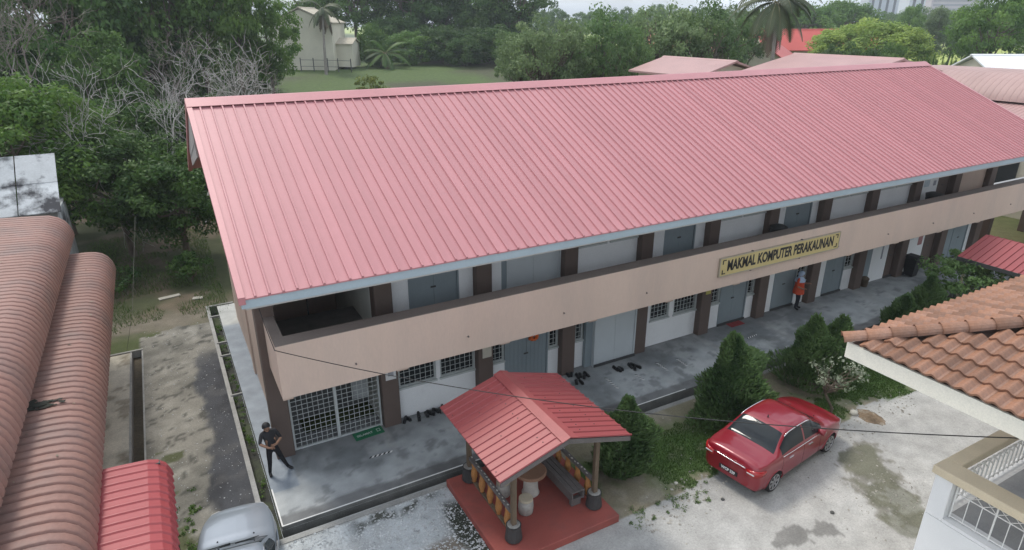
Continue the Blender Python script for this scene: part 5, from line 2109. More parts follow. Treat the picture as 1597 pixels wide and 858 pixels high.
# houses farther away
p = at(495, 108, 98)
th = -YAW
gable_house('cream_house', 'tall cream walled house behind the palm on the grass bank', (p.x, p.y + 3), 8.0, 9.0, p.z + 6.6, p.z + 8.6, th + math.pi / 2, mat('old_cream_roof', (.42, .38, .30), .8), mat('weathered_cream', (.58, .55, .45), .85, .15, .3), .25, 0, z0=float(p.z) - .1)
p = at(538, 104, 98)
gable_house('cream_annex', 'low cream annex joined to the tall cream house', (p.x + 1, p.y + 2.5), 3.2, 5, p.z + 3.2, p.z + 3.9, th, mat('old_cream_roof', (.42, .38, .30)), MATS['weathered_cream'], .2, 0, z0=float(p.z) - .1)
p = at(1268, 78, 112)
gable_house('red_roofed_house', 'long house with broad red roof and row of dark windows among far trees', (p.x, p.y), 19, 9, 6.5, 9.3, th - .05, M_FARRED, M_CREAMW, .7, 9, storeys=2)
p = at(1195, 90, 84)
gable_house('red_roofed_house', 'smaller red roofed house with cream gable near the coconut palm', (p.x, p.y), 9, 8, 5.6, 8.2, th + 1.05, M_FARRED, M_CREAMW, .6, 3)
p = at(1580, 100, 62)
gable_house('white_roofed_building', 'small building with white metal roof at the far edge of the field', (p.x + 1.5, p.y), 9, 6, 6.4, 7.6, th - .05, mat('white_roof', (.72, .74, .76), .5, .06), M_CREAMW, .4, 2)
p = at(1070, 62, 120)
gable_house('red_roofed_house', 'orange roofed house half hidden behind the feathery trees', (p.x, p.y), 14, 9, 6.0, 9.4, th, mat('orange_roof', (.50, .22, .14), .6, .15), M_CREAMW, .6, 5)
a0, a1 = at(1290, 99, 72), at(1545, 104, 66)
BW = thing('boundary_wall', 'long low grey boundary wall in front of the field', 'wall', (a0.x, a0.y, -.1))
d_ = (a1 - a0)
nseg = 9
for i in range(nseg):
    q0, q1 = a0 + d_ * (i / nseg), a0 + d_ * ((i + 1) / nseg)
    nn = Vector((-d_.y, d_.x, 0)).normalized() * .12
    MB().loft([[(q0.x - nn.x, q0.y - nn.y, z) for z in (-.1, 6.4)] + [(q0.x + nn.x, q0.y + nn.y, z) for z in (6.4, -.1)], [(q1.x - nn.x, q1.y - nn.y, z) for z in (-.1, 6.4)] + [(q1.x + nn.x, q1.y + nn.y, z) for z in (6.4, -.1)]], True, True).build('panel', mat('grey_block_wall', (.30, .285, .26), .85, .25, .6), BW)
fp = [at(x, 109, 95) for x in (470, 490, 512, 528, 548)]
FN = thing('wire_fence', 'thin post and wire fence in front of the cream house', 'fence', tuple(fp[0]))
for q in fp:
    MB().tube([(q.x, q.y, float(gz(q.x, q.y)) - .2), (q.x, q.y, float(gz(q.x, q.y)) + 1.9)], .07, 6).build('post', M_STEEL, FN)
for hgt_ in (.7, 1.6):
    MB().tube([(q.x, q.y, float(gz(q.x, q.y)) + hgt_) for q in fp], .03, 4).build('wire', M_STEEL, FN)
# towers far off
for (px, w_, d, top, lab, colr) in ((1377, 34, 620, 60, 'pale blue grey tower block with dark window strips on the skyline', (.50, .53, .58)),
                                   (1425, 14, 560, 36, 'narrow pale slab block beside the tower on the skyline', (.60, .63, .66)),
                                   (1492, 58, 640, 40, 'wide pinkish apartment block on the skyline', (.52, .46, .46))):
    p = at(px, 32, d)
    t = thing('tower_block', lab, 'tower', (p.x, p.y, 0))
    t.rotation_euler = (0, 0, th)

    def tl(mb, nm, m):
        me = mb.mesh(nm)
        me.materials.append(m)
        o = bpy.data.objects.new(nm, me)
        COL.objects.link(o)
        o.parent = t
    tl(MB().box(-w_ / 2, w_ / 2, 0, 16, 0, top), 'wall', mat('tower_render_' + str(px), colr, .8, .08, .1))
    for k in range(int(w_ / 7)):
        x = -w_ / 2 + 3 + k * 7
        if px == 1492:
            continue
        tl(MB().box(x, x + 2.2, -.4, -.05, 4, top - 2), 'window_strip', M_WIN)
    if px == 1492:
        for k in range(9):
            tl(MB().box(-w_ / 2 + 2, w_ / 2 - 2, -.4, -.05, 4 + k * 4, 5.6 + k * 4), 'window_strip', mat('far_strip', (.28, .27, .29), .5))
# ------------------------------------------------------------------ vegetation
def leaf_cloud(centres, radii, n_per, leaf, rs, flat=.6, upb=.35, droop=0.0, aspect=2.0):
    """leaf quads around clump centres; returns coords (4 per leaf) and tint"""
    N = int(sum(n_per))
    C = np.repeat(centres, n_per, axis=0)
    R = np.repeat(radii, n_per)
    v = rs.normal(size=(N, 3))
    v /= np.linalg.norm(v, axis=1)[:, None]
    rad = rs.rand(N) ** .45
    P = C + v * (R * rad)[:, None] * np.array((1, 1, flat))
    nrm = v * .6 + rs.normal(size=(N, 3)) * .45
    nrm[:, 2] += upb
    nrm /= np.linalg.norm(nrm, axis=1)[:, None]
    t = rs.normal(size=(N, 3))
    t[:, 2] -= droop
    t -= nrm * (t * nrm).sum(1)[:, None]
    t /= np.linalg.norm(t, axis=1)[:, None] + 1e-9
    s = np.cross(nrm, t)
    L_ = leaf * (.6 + .8 * rs.rand(N))[:, None]
    w = L_ / aspect
    A = P - t * L_ * .5
    B = P + s * w * .5 + nrm * L_ * .06
    D = P - s * w * .5 + nrm * L_ * .06
    E_ = P + t * L_ * .5
    co = np.stack([A, B, E_, D], 1).reshape(-1, 3)
    ct = rs.rand(len(n_per))
    tint = np.clip(np.repeat(ct, n_per) * .65 + rs.rand(N) * .35, 0, 1)
    return co, np.repeat(tint, 4)


def limb_paths(base, tips, rs, r0, wob=.12):
    out = []
    for tp in tips:
        base_, tp = np.array(base, float), np.array(tp, float)
        n = 5
        pts = []
        for i in range(n + 1):
            f = i / n
            p = base_ * (1 - f) + tp * f
            p[2] += .18 * np.linalg.norm(tp - base_) * f * (1 - f)
            if 0 < i < n:
                p += rs.normal(size=3) * wob * np.linalg.norm(tp - base_) * .35
            pts.append(tuple(p))
        out.append((pts, [r0 * (1 - .82 * i / n) for i in range(n + 1)]))
    return out


def crown_points(kind, rs, n, R, H):
    """clump centres for a crown of radius R and height H, origin at crown base centre"""
    pts = []
    while len(pts) < n:
        v = rs.normal(size=3)
        v /= np.linalg.norm(v)
        rr = rs.rand() ** .33
        p = v * rr
        if kind == 'round':
            q = (p[0] * R, p[1] * R, H * .5 + p[2] * H * .5)
            if rr < .5 and rs.rand() < .6:
                continue
        elif kind == 'umbrella':
            a, r_ = rs.rand() * 6.283, math.sqrt(rs.rand())
            z = H * (.30 + .70 * math.sqrt(max(0, 1 - r_ * r_))) - rs.rand() * H * .35 * (0.4 + r_)
            q = (R * r_ * math.cos(a), R * r_ * math.sin(a), z)
        elif kind == 'tall':
            q = (p[0] * R * .8, p[1] * R * .8, H * .5 + p[2] * H * .5)
        else:   # fan: leaves near the outer ends of rising limbs
            a, r_ = rs.rand() * 6.283, rs.rand() ** .6
            z = H * (.35 + .6 * rs.rand() * (1 - .35 * r_))
            q = (R * r_ * math.cos(a), R * r_ * math.sin(a), z)
            if z < H * .45 and rs.rand() < .55:
                continue
        pts.append(q)
    return np.array(pts)


M_BARK = mat('bark', (0.13, 0.105, 0.08), .9, .3, 3, .2, 30, bump=.4)
M_PALEBARK = mat('pale_dead_bark', (0.36, 0.345, 0.32), .85, .3, 3, .2, 30)
LEAF = {
    'dark': leafmat('leaf_dark', (0.036, 0.088, 0.024), (0.115, 0.20, 0.048)),
    'mid': leafmat('leaf_mid', (0.064, 0.145, 0.032), (0.17, 0.275, 0.060)),
    'bright': leafmat('leaf_bright', (0.048, 0.115, 0.022), (0.155, 0.25, 0.05)),
    'olive': leafmat('leaf_olive', (0.12, 0.185, 0.080), (0.24, 0.32, 0.14)),
    'feather': leafmat('leaf_feather', (0.085, 0.165, 0.055), (0.19, 0.29, 0.095)),
    'fresh': leafmat('leaf_fresh', (0.10, 0.19, 0.06), (0.22, 0.33, 0.12), .4),
    'lime': leafmat('leaf_lime', (0.15, 0.25, 0.05), (0.42, 0.52, 0.12)),
    'yellow': leafmat('leaf_yellow', (0.10, 0.14, 0.025), (0.24, 0.27, 0.05)),
    'thuja': leafmat('leaf_thuja', (0.038, 0.092, 0.036), (0.14, 0.225, 0.085), .28),
    'variegated': leafmat('leaf_variegated', (0.08, 0.12, 0.06), (0.36, 0.39, 0.30), .25),
    'palm': leafmat('leaf_palm', (0.045, 0.065, 0.030), (0.10, 0.125, 0.06), .2),
    'deadpalm': leafmat('leaf_dead_palm', (0.12, 0.09, 0.06), (0.20, 0.16, 0.11), .15),
}


def tree_meshes(seed, kind, R, H, trunk_h, n_cl, n_leaf, leaf, cl_r, lm, bark=M_BARK, droop=.0, r0=.2, limbs=9):
    """trunk mesh (with limbs into the crown) and crown mesh, origin at the foot"""
    rs = np.random.RandomState(seed)
    C = crown_points(kind, rs, n_cl, R, H)
    C[:, 2] += trunk_h
    n_per = np.maximum(8, (n_leaf / n_cl * (.5 + rs.rand(n_cl))).astype(int))
    co, tint = leaf_cloud(C, cl_r * (.6 + .8 * rs.rand(n_cl)), n_per, leaf, rs, droop=droop)
    me = bpy.data.meshes.new('crown')
    tmp = tri_mesh('crown', co, tint, lm, 4)
    crown = tmp.data
    bpy.data.objects.remove(tmp)
    b = MB()
    fork = (rs.normal() * .1, rs.normal() * .1, trunk_h + H * .08)
    b.tube([(0, 0, -.3), (rs.normal() * .05, rs.normal() * .05, trunk_h * .5), fork], [r0 * 1.25, r0 * .95, r0 * .85], 8)
    idx = rs.choice(n_cl, min(limbs, n_cl), replace=False)
    for pts, rad in limb_paths(fork, C[idx], rs, r0 * .55):
        b.tube(pts, rad, 5)
        k = rs.randint(n_cl, size=2)
        mid = pts[2]
        for kk in k:
            d = np.linalg.norm(C[kk] - np.array(mid))
            if d < R * .9:
                for p2, ra2 in limb_paths(mid, [C[kk]], rs, rad[2] * .7):
                    b.tube(p2, ra2, 4)
    tr = b.mesh('trunk')
    tr.materials.append(bark)
    fix_normals(tr)
    return tr, crown


VAR = {}


def variant(key):
    if key not in VAR:
        VAR[key] = dict(
            round_mid=lambda: tree_meshes(11, 'round', 4.0, 6.5, 3.2, 95, 11000, .30, .85, LEAF['mid']),
            round_dark=lambda: tree_meshes(12, 'round', 4.0, 7.0, 2.4, 110, 13000, .28, .85, LEAF['dark']),
            round_bright=lambda: tree_meshes(13, 'round', 4.0, 6.5, 2.8, 95, 11000, .30, .85, LEAF['bright']),
            umb=lambda: tree_meshes(14, 'umbrella', 5.0, 4.4, 3.6, 190, 30000, .26, .80, LEAF['lime'], limbs=14),
            umb_mid=lambda: tree_meshes(15, 'umbrella', 5.0, 4.2, 4.0, 110, 11000, .30, .85, LEAF['mid'], limbs=14),
            fan=lambda: tree_meshes(16, 'fan', 4.6, 6.5, 2.2, 120, 9500, .26, .75, LEAF['olive'], limbs=34, r0=.22),
            fan2=lambda: tree_meshes(17, 'fan', 4.6, 6.5, 2.2, 110, 9000, .26, .75, LEAF['feather'], limbs=34, r0=.22),
            low=lambda: tree_meshes(19, 'round', 4.0, 5.4, .1, 100, 12000, .30, .85, LEAF['dark'], r0=.12),
            low_mid=lambda: tree_meshes(20, 'round', 4.0, 5.4, .1, 100, 12000, .30, .85, LEAF['mid'], r0=.12),
            tall=lambda: tree_meshes(18, 'tall', 3.2, 8.0, 3.0, 95, 10000, .28, .8, LEAF['olive']),
        )[key]()
    return VAR[key]


def plant_tree(key, x, y, top, label, group=None, width=None, rot=None, name='tree', z=None):
    """a copy of one kind of tree, scaled to its height and crown width"""
    tr, cr_ = variant(key)
    zb_ = float(gz(x, y)) if z is None else z
    hgt = {'low': 5.6, 'low_mid': 5.6, 'round_mid': 9.7, 'round_dark': 9.4, 'round_bright': 9.3, 'umb': 8.2, 'umb_mid': 8.2, 'fan': 8.6, 'fan2': 8.6, 'tall': 11.0}[key]
    wid = {'umb': 10.6, 'umb_mid': 10.6, 'tall': 6.2, 'fan': 10, 'fan2': 10}.get(key, 9.0)
    sz = (top - zb_) / hgt
    sx = (width / wid) if width else sz
    t = thing(name, label, 'tree', (x, y, zb_), group)
    t.rotation_euler = (0, 0, RND.random() * 6.28 if rot is None else rot)
    t.scale = (sx, sx, sz)
    put('trunk', tr, t)
    put('crown', cr_, t)
    return t


def px_tree(key, px, py_top, d, wpx, label, group=None, name='tree'):
    """top of the crown seen at this bearing, d metres off, crown wpx wide there"""
    p = at(px, py_top, d)
    return plant_tree(key, p.x, p.y, p.z, label, group, wpx / 1000.9 * d, name=name)


# --- near trees beyond the gable end
def near_tree(label, x, y, R, H, th_, seed, n_cl, n_leaf, leaf, cl_r, lm, kind='round', droop=.3, r0=.16, limbs=10, bark=M_BARK):
    tr, c = tree_meshes(seed, kind, R, H, th_, n_cl, n_leaf, leaf, cl_r, lm, bark, droop, r0, limbs)
    t = thing('tree', label, 'tree', (x, y, float(gz(x, y))))
    put('trunk', tr, t)
    put('crown', c, t)


near_tree('bright green leafy tree behind the mouldy shed roof', -7.9, 21.3, 4.9, 5.4, 3.3, 21, 130, 26000, .22, .90, LEAF['bright'], 'umbrella')
near_tree('dark green tree with thin trunk at the edge of the soil', -3.3, 20.3, 3.3, 4.6, 1.6, 22, 100, 20000, .20, .75, LEAF['dark'])
near_tree('dark green tree close to the gable end', -0.9, 18.2, 2.4, 4.6, 1.3, 23, 80, 15000, .19, .65, LEAF['dark'])
near_tree('dark leafy tree beside the shed wall', -6.2, 26.0, 3.6, 5.4, 2.2, 24, 100, 16000, .24, .85, LEAF['mid'])
near_tree('shadowy tree behind the two dark trees', -2.2, 31.5, 3.6, 5.6, 1.6, 25, 100, 15000, .24, .85, LEAF['dark'])
near_tree('low dark shrub tree beneath the bare branches', 2.2, 35, 3.8, 4.6, .9, 26, 90, 12000, .27, .9, LEAF['dark'])


# --- bare tree with pale twisting branches
def dead_tree(label, x, y, seed, height, spread, m=M_PALEBARK, lean=(0, 0), depth=6, r0=.2, base_z=None, name='bare_tree'):
    rs = np.random.RandomState(seed)
    bt, bl, tw = MB(), MB(), MB()
    z0 = float(gz(x, y)) if base_z is None else base_z

    def grow(p, d, ln, r, lev):
        pts, rad = [tuple(p)], [r]
        n = 4
        for i in range(n):
            d = d + rs.normal(size=3) * .24
            d[2] += .05
            d /= np.linalg.norm(d)
            p = p + d * ln / n
            pts.append(tuple(p))
            rad.append(r * (1 - .45 * (i + 1) / n))
        (bt if lev == 0 else bl if lev < 3 else tw).tube(pts, rad, 6 if lev < 2 else 4 if lev < 4 else 3, caps=False)
        if lev >= depth:
            return
        k = 3 if lev < 2 else (3 if rs.rand() < .55 else 2)
        for j in range(k):
            a = rs.normal(size=3)
            a -= d * a.dot(d)
            a /= np.linalg.norm(a)
            sp = spread * (.7 + .5 * rs.rand())
            nd = d + a * sp
            nd[2] += .10
            nd /= np.linalg.norm(nd)
            st = pts[rs.randint(2, n + 1)] if j else pts[-1]
            grow(np.array(st), nd, ln * (.66 + .18 * rs.rand()), max(rad[-1] * (.92 if j == 0 else .70), .013), lev + 1)
    d0 = np.array((lean[0], lean[1], 1.0))
    d0 /= np.linalg.norm(d0)
    grow(np.array((x, y, z0 - .2)), d0, height * .30, r0, 0)
    t = thing(name, label, 'tree', (x, y, z0))
    bt.build('trunk', m, t)
    bl.build('branch', m, t)
    tw.build('twig', m, t)
    return t


dead_tree('bare pale tree with a web of twisting branches above the gable end', -1.6, 24.6, 5, 12.2, .80, lean=(.32, -.05), depth=6, r0=.26)
dead_tree('second bare pale tree leaning towards the roof ridge', .3, 25.0, 8, 12.6, .85, lean=(.34, .0), depth=5, r0=.25)
dead_tree('third bare pale tree with twigs reaching over the ridge end', 3.0, 27.5, 14, 12.0, .85, lean=(.30, .05), depth=6, r0=.2)
M_DIMBARK = mat('dim_brown_bark', (0.21, 0.18, 0.16), .9, .25, 3)
dead_tree('bare brown tree behind the bright green crown', -7.5, 33, 9, 14.0, .62, M_DIMBARK, (.05, 0), 6, .26)
dead_tree('bare brown tree deep in the shade behind the pale branches', -1.5, 38, 10, 14.5, .62, M_DIMBARK, (.05, 0), 6, .26)

# --- tall dark trees closing the view behind them
for (k, px, py, d, w_, lab) in (
        ('round_dark', 30, -150, 46, 260, 'tall dark tree filling the corner behind the shed'),
        ('round_dark', 190, -150, 52, 260, 'tall dark tree behind the bare pale branches'),
        ('round_dark', 120, 40, 40, 190, 'shaded tree behind the bright green crown'),
        ('round_mid', 285, -110, 56, 200, 'green tree above the bare branches'),
        ('low', 300, 150, 40, 140, 'low dark tree behind the corner of the pink roof'),
        ('round_mid', 345, -90, 62, 150, 'green tree between the bare branches and the cream house'),
        ('round_bright', 405, -14, 66, 125, 'light green rounded tree beside the cream house'),
        ('low', 250, 60, 62, 160, 'dark tree in the depth behind the bare branches'),
        ('round_dark', 100, -170, 72, 200, 'very tall dark tree behind the bare brown tree'),
        ('round_dark', 240, -160, 76, 190, 'very tall dark tree in the depth above the bare branches'),
        ('low', 60, 10, 50, 220, 'dense dark undergrowth tree behind the bright crown'),
        ('low', 180, 20, 56, 220, 'dense dark undergrowth behind the bare brown trunks'),
        ('low', 385, 85, 78, 110, 'dark shrub tree at the foot of the cream house')):
    px_tree(k, px, py, d, w_, lab)

# --- trees along the top of the bank
for (k, px, py, d, w_, lab) in (
        ('round_dark', 640, -80, 118, 170, 'dark tree at the top of the bank behind the fan palm'),
        ('round_mid', 720, -90, 122, 190, 'tall green tree at the top of the bank'),
        ('round_dark', 800, -60, 116, 150, 'dark tree where the bank meets the feathery trees'),
        ('round_mid', 585, -80, 125, 150, 'green tree behind the annex of the cream house'),
        ('low_mid', 575, 36, 102, 60, 'small glossy tree beside the annex'),
        ('low', 690, 40, 108, 110, 'low dark shrub at the top of the bank'),
        ('low', 760, 38, 108, 110, 'second low dark shrub at the top of the bank'),
        ('low_mid', 640, 48, 106, 90, 'low green shrub beside the fan palm'),
        ('round_mid', 480, -60, 122, 150, 'green tree behind the cream house'),
        ('low', 722, 55, 104, 80, 'dark bush in the middle of the bank top'),
        ('low_mid', 800, 50, 104, 80, 'green bush where the bank meets the feathery trees'),
        ('low', 615, 20, 116, 120, 'deep green thicket behind the fan palm'),
        ('low', 680, -5, 118, 150, 'deep green thicket at the bank top'),
        ('low', 770, -5, 118, 150, 'deep green thicket towards the feathery trees'),
        ('round_mid', 545, -70, 116, 130, 'green tree above the annex roof')):
    px_tree(k, px, py, d, w_, lab)
p = at(577, 140, 66)
near_tree('slender young tree with yellowish leaves on the grass bank', p.x, p.y, 1.5, 3.4, 2.2, 31, 26, 1500, .22, .5, LEAF['yellow'], 'fan', r0=.07, limbs=8)
p = at(560, 150, 66)

# --- feathery trees behind the ridge
for (k, px, py, d, w_, lab) in (
        ('fan', 855, 14, 58, 170, 'feathery olive tree closest to the bank behind the ridge'),
        ('fan2', 935, 4, 60, 175, 'second feathery tree behind the ridge with rising limbs'),
        ('fan', 1030, -6, 64, 180, 'feathery tree behind the faded rear wing'),
        ('fan2', 1105, -8, 66, 170, 'feathery tree beside the coconut palm'),
        ('fan', 1160, -4, 74, 140, 'feathery tree just behind the coconut palm trunk'),
        ('fan2', 985, 40, 56, 90, 'short dense tree before the faded rear wing'),
        ('fan', 815, 50, 66, 90, 'low feathery tree at the foot of the bank'),
        ('fan2', 900, 60, 60, 110, 'low feathery tree just above the roof ridge')):
    px_tree(k, px, py, d, w_, lab)

# --- right hand distance
for (k, px, py, d, w_, lab) in (
        ('umb', 1362, 31, 92, 190, 'broad dome shaped rain tree with bright crown before the field'),
        ('umb_mid', 1255, 8, 150, 130, 'flat topped tree behind the long red roof'),
        ('umb_mid', 1320, 4, 155, 120, 'flat topped tree on the skyline beside the tower'),
        ('round_mid', 1428, 6, 140, 55, 'upright dark tree below the tower'),
        ('tall', 1468, 8, 130, 45, 'tall narrow tree in front of the pinkish block'),
        ('round_mid', 1495, 25, 135, 70, 'rounded tree below the pinkish block'),
        ('round_bright', 1530, 5, 120, 80, 'light green tree below the end of the pinkish block'),
        ('round_mid', 1570, -30, 78, 130, 'large green tree overhanging the field'),
        ('umb_mid', 1600, -10, 95, 120, 'spreading tree at the very edge of the view'),
        ('low', 1300, 68, 84, 80, 'dark shrub at the foot of the rain tree'),
        ('low', 1345, 66, 80, 90, 'second dark shrub at the foot of the rain tree'),
        ('low_mid', 1400, 68, 82, 80, 'green shrub at the field side of the rain tree')):
    px_tree(k, px, py, d, w_, lab)
for i, px in enumerate((1437, 1449, 1461, 1476, 1490)):
    px_tree('low', px, 84 + (i % 2) * 2, 72, 15, 'small dark bush in the clipped row before the field', 'clipped bushes before the field', 'bush')
# skyline rows, far enough off to look alike
for i in range(34):
    px = 800 + i * 25 + RND.uniform(-8, 8)
    px_tree(('round_mid', 'umb_mid', 'round_bright', 'round_dark')[i % 4], px, RND.uniform(8, 20), RND.uniform(190, 300), RND.uniform(40, 60), 'tree in the far row along the skyline', 'far skyline trees')
for i in range(12):
    px = 1385 + i * 19
    px_tree(('round_mid', 'round_dark', 'tall')[i % 3], px, RND.uniform(22, 36), RND.uniform(280, 310), RND.uniform(26, 38), 'tree in the row at the back of the field', 'trees at the back of the field')


# --- palms
def palm(label, x, y, z0, h, fl, n_fr, seed, lean=(0, 0), dead=0, m=LEAF['palm'], droop=.9, wide=.55, lw=.11):
    rs = np.random.RandomState(seed)
    t = thing('palm_tree', label, 'tree', (x, y, z0))
    top = (x + lean[0], y + lean[1], z0 + h)
    MB().tube([(x, y, z0 - .3), (x + lean[0] * .25, y + lean[1] * .25, z0 + h * .4), (x + lean[0] * .6, y + lean[1] * .6, z0 + h * .75), top], [.24, .18, .15, .13], 8).build('trunk', mat('palm_bark', (.22, .20, .175), .9, .2, 3), t)
    for k in range(n_fr):
        a = k * 2.39996 + rs.rand() * .4
        isd = k < dead
        el = rs.uniform(-.35, 1.0) if not isd else rs.uniform(-1.3, -.9)
        ln = fl * (.8 + .35 * rs.rand())
        d = np.array((math.cos(a) * math.cos(el), math.sin(a) * math.cos(el), math.sin(el)))
        p = np.array(top, float)
        rach = [p.copy()]
        nseg = 9
        for i in range(nseg):
            d = d + np.array((0, 0, -droop / nseg * (1 + .9 * i / nseg)))
            d /= np.linalg.norm(d)
            p = p + d * ln / nseg
            rach.append(p.copy())
        co, tn = [], []
        tv = rs.rand()
        for i in range(1, nseg):
            for f in (0, .33, .66):
                q = rach[i] * (1 - f) + rach[i + 1] * f
                dd = rach[i + 1] - rach[i]
                dd = dd / np.linalg.norm(dd)
                s_ = np.cross(dd, (0, 0, 1.0))
                s_ /= np.linalg.norm(s_) + 1e-9
                ll = wide * math.sin(math.pi * min(.97, (i + f) / nseg * .85 + .12)) * fl * .35
                for sg in (-1, 1):
                    tip = q + s_ * sg * ll * .8 + dd * ll * .45 + np.array((0, 0, -ll * .45))
                    w = dd * lw
                    co += [q - w, q + w, tip]
                    tn += [tv] * 3
        o = tri_mesh('frond', np.array(co) - np.array((x, y, z0)), np.array(tn), LEAF['deadpalm'] if isd else m)
        o.parent = t
        MB().tube([tuple(r_) for r_ in rach], [.035 - .003 * i for i in range(len(rach))], 4).build('rachis', mat('rachis', (.16, .15, .07), .7), o)


p = at(1207, 110, 56)
q = at(1212, 4, 56)
palm('coconut palm with long drooping fronds behind the ridge', p.x, p.y, float(gz(p.x, p.y)), q.z + .1, 4.4, 24, 41, (q.x - p.x, q.y - p.y), 5, droop=1.5, wide=.6)
p = at(508, 108, 92)
q = at(503, 14, 92)
palm('grey palm with hanging dead fronds before the cream house', p.x, p.y, float(gz(p.x, p.y)), q.z - float(gz(p.x, p.y)), 3.4, 22, 42, (q.x - p.x, q.y - p.y), 9, droop=1.3)
p = at(602, 104, 101)
palm('short fan palm at the top of the bank', p.x, p.y, float(gz(p.x, p.y)), 2.2, 4.6, 20, 43, dead=3, m=LEAF['dark'], droop=1.0)


# --- clipped cypress bushes along the walkway
def cypress(label, x, y, R, H, seed, n=9000, tops=1):
    rs = np.random.RandomState(seed)
    t = thing('cypress_bush', label, 'bush', (x, y, -.1))
    co, tn = [], []
    offs = [(0, 0, 1.0, 1.0)] if tops == 1 else [(-.28 * R, .1, 1.0, .72), (.34 * R, -.1, .93, .72)]
    lumps = [(rs.rand() * 6.283, rs.rand() ** .8, .12 + .40 * rs.rand() ** 2, .09 + .15 * rs.rand()) for _ in range(52)]
    for (ox, oy, hs, rsx) in offs:
        m_ = n // len(offs)
        f = rs.rand(m_) ** .85
        a = rs.rand(m_) * 6.283
        prof = np.interp(f, [0, .08, .25, .45, .62, .76, .90, 1.0], [.72, .96, 1.0, .90, .66, .40, .17, .02])
        lump = np.zeros(m_)
        for (la, lf, lh, lw) in lumps:
            da = np.angle(np.exp(1j * (a - la)))
            lump += lh * np.exp(-(da / (lw * 2.4)) ** 2 - ((f - lf) / (lw * .8)) ** 2)
        rad = R * rsx * prof * (.66 + lump) * (.60 + .40 * rs.rand(m_) ** .4)
        P = np.stack([ox + rad * np.cos(a), oy + rad * np.sin(a), f * H * hs * (1 + .1 * lump)], 1)
        lean_ = (rs.rand(2) - .5) * .22
        P[:, :2] += np.outer(f * H, lean_)
        out = np.stack([np.cos(a), np.sin(a), np.zeros(m_)], 1)
        d = out * (.45 + .4 * rs.rand(m_))[:, None] + np.array((0, 0, 1.0)) + rs.normal(size=(m_, 3)) * .28
        d /= np.linalg.norm(d, axis=1)[:, None]
        s_ = np.cross(d, out + rs.normal(size=(m_, 3)) * .5)
        s_ /= np.linalg.norm(s_, axis=1)[:, None]
        ln = (.10 + .10 * rs.rand(m_))[:, None]
        w = ln * .22
        co.append(np.stack([P - s_ * w * .5, P + s_ * w * .5 + d * ln * .1, P + s_ * w + d * ln * .6, P + d * ln], 1).reshape(-1, 3))
        tint = np.clip(lump * 1.6 + rs.rand(m_) * .5, 0, 1)
        tn.append(np.repeat(tint, 4))
    o = tri_mesh('foliage', np.concatenate(co), np.concatenate(tn), LEAF['thuja'], 4)
    o.parent = t
    b = MB().tube([(x, y, -.15), (x, y, H * .5)], [.05, .03], 6)
    for k in range(10):
        a = k * .63
        b.tube([(x, y, .1 + .06 * k), (x + R * .6 * math.cos(a), y + R * .6 * math.sin(a), .35 + .1 * k)], [.02, .006], 4)
    b.build('stem', M_BARK, t)


cypress('dark cypress bush right behind the pavilion roof', 7.85, -4.6, .70, 2.2, 51, 12000)
cypress('tall pointed cypress bush between the pavilion and the red car', 12.05, -4.35, .92, 2.5, 52, 17000)
cypress('wide cypress bush with two peaks behind the flowering shrub', 16.1, -4.15, 1.15, 2.3, 53, 15000, 2)
cypress('cypress bush beside the corner of the orange tiled roof', 21.6, -3.6, .62, 1.55, 54, 8000)
cypress('small cypress bush close to the walkway past the tiled roof', 23.1, -3.5, .62, 2.0, 55, 8000)

# --- loose shrubs
def shrub(label, x, y, R, H, th_, seed, n_cl, n_leaf, leaf, cl_r, lm, kind='fan', r0=.04, limbs=12, name='shrub'):
    tr, c = tree_meshes(seed, kind, R, H, th_, n_cl, n_leaf, leaf, cl_r, lm, M_BARK, .2, r0, limbs)
    t = thing(name, label, 'shrub', (x, y, -.1))
    put('stem', tr, t)
    put('foliage', c, t)


shrub('slender shrub with white variegated leaves in front of the red car', 14.75, -5.75, .80, 1.35, .70, 61, 30, 620, .085, .18, LEAF['variegated'], r0=.045, limbs=18)
shrub('tall light green leafy plant by the red canopy', 25.2, -3.5, 1.4, 2.4, .3, 62, 56, 2600, .15, .3, LEAF['fresh'])
shrub('light green leafy plant beside the small cypress', 27.0, -3.1, 1.4, 2.3, .3, 63, 52, 2400, .15, .3, LEAF['fresh'])
shrub('spreading green plant along the walkway end', 23.9, -4.6, 1.0, 1.3, .2, 64, 40, 2200, .15, .3, LEAF['mid'])
shrub('weedy bush at the foot of the gable side trees', -1.0, 15.2, .9, 1.3, .1, 66, 26, 1500, .13, .28, LEAF['dark'])
shrub('low weeds at the edge of the soil beyond the alley', -4.3, 15.5, 1.1, 1.0, .1, 67, 26, 1500, .14, .3, LEAF['dark'])

# --- odds and ends behind the alley
for (x, y, a, lab) in ((-2.0, 13.7, .2, 'pale board lying on the grass beyond the alley'), (-.95, 13.0, -.2, 'small pale slab lying near the end of the gable drain')):
    s_ = .42 if x < -1.5 else .2
    me = MB().bevbox(-s_, s_, -.13, .13, 0, .05, .01).mesh('plank')
    me.materials.append(mat('pale_board', (.36, .34, .29), .85, .2))
    o = put('board', me, None, (x, y, -.10), (0, 0, a))
    tag(o, lab, 'board')
o = MB().tube([(-3.55, 8.95, -.04), (-3.1, 8.98, 1.4), (-2.6, 14.0, 3.5)], .006, 5).build('guy_rope', mat('rope', (.12, .12, .10), .8), None)
tag(o, 'thin slanting rope from the trough end up to the dark tree', 'rope')


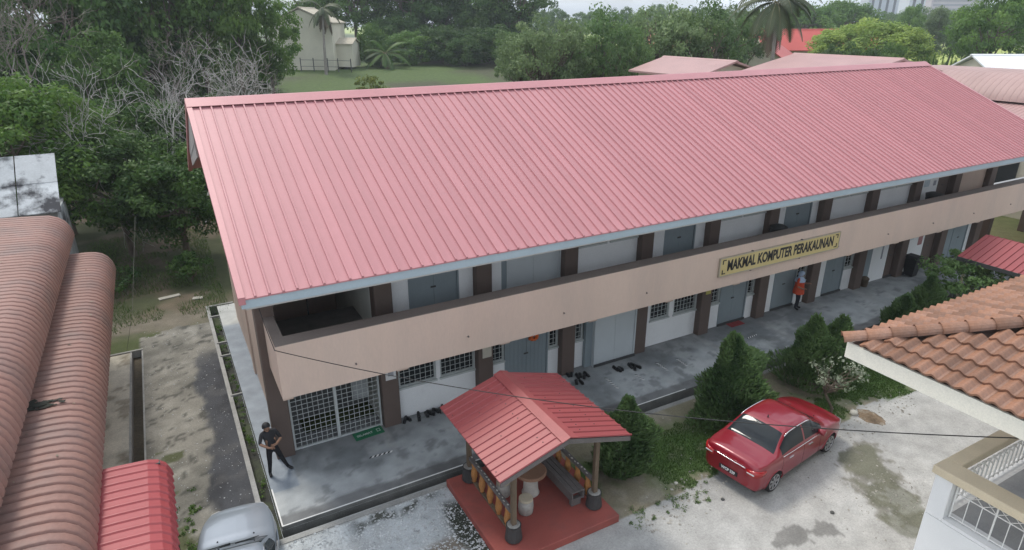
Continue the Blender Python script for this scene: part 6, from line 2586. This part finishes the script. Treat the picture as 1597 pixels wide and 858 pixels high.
# --- weeds rooted in the gable drain and cracks of the alley
def weed_patch(name, n, pts, leaf, m, label, seed):
    rs = np.random.RandomState(seed)
    C = np.array(pts, float)
    k = np.full(len(C), max(4, n // len(C)))
    co, tn = leaf_cloud(C, np.full(len(C), .09) * (.5 + rs.rand(len(C))), k, leaf, rs, flat=.5)
    tag(tri_mesh(name, co, tn, m, 4), label, 'weeds', kind='stuff')


rw_ = random.Random(12)
weed_patch('drain_weeds', 1500, [(-.48 + rw_.uniform(-.1, .1), rw_.uniform(-1, 11.2), -.36 + rw_.uniform(0, .1)) for _ in range(60)], .05, LEAF['mid'], 'green weeds growing in the narrow gable drain', 71)
weed_patch('alley_weeds', 900, [(-2.15 + rw_.gauss(0, .2), -1.6 + rw_.gauss(0, .7), -.07) for _ in range(30)], .05, LEAF['mid'], 'small weeds growing at the edge of the alley grit', 72)
weed_patch('rim_weeds', 900, [(8.0 + rw_.gauss(0, .8), -6.25 + rw_.gauss(0, .25), -.07) for _ in range(34)], .05, LEAF['olive'], 'low weeds at the ragged edge between grass and yard', 73)


# --- dry leaves blown onto the awning roofs
def roof_leaves(name, n, label, seed):
    rs = np.random.RandomState(seed)
    C = []
    while len(C) < n:
        x, y = rs.uniform(-8.5, -3.7), rs.uniform(-6, 9.5)
        if x > -4.95:
            z = np.interp(x, [-5.75, -4.9, -4.2, -3.95, -3.76], [3.38, 3.37, 3.352, 3.335, 3.28]) + .085
        else:
            z = np.interp(x, [-9.6, -7.0, -5.5, -5.05, -4.82], [4.86, 4.73, 4.64, 4.61, 4.53]) + .085
        C.append((x, y, z))
    C = np.array(C)
    co, tn = leaf_cloud(C, np.full(n, .012), np.full(n, 1), .085, rs, flat=.2, upb=3.0)
    tag(tri_mesh(name, co, tn, leafmat('dry_leaf', (.05, .04, .03), (.32, .27, .2), .1), 4), label, 'leaves', kind='stuff')


roof_leaves('dry_leaves', 70, 'scattered dry leaves lying on the brown awning roofs', 81)
# ------------------------------------------------------------------ air
hz = MB().box(-520, 3010, -80, 3510, -1.5, 66).build('haze', None, None)
hm = bpy.data.materials.new('haze_air')
hm.use_nodes = True
hn = hm.node_tree
hn.nodes.remove(hn.nodes['Principled BSDF'])
pvn = hn.nodes.new('ShaderNodeVolumePrincipled')
pvn.inputs['Color'].default_value = (0.86, 0.93, 1.0, 1)
pvn.inputs['Density'].default_value = 0.0005
pvn.inputs['Anisotropy'].default_value = 0.2
hn.links.new(pvn.outputs['Volume'], hn.nodes['Material Output'].inputs['Volume'])
hz.data.materials.append(hm)
tag(hz, 'thin pale haze over the whole place', 'haze', kind='stuff')
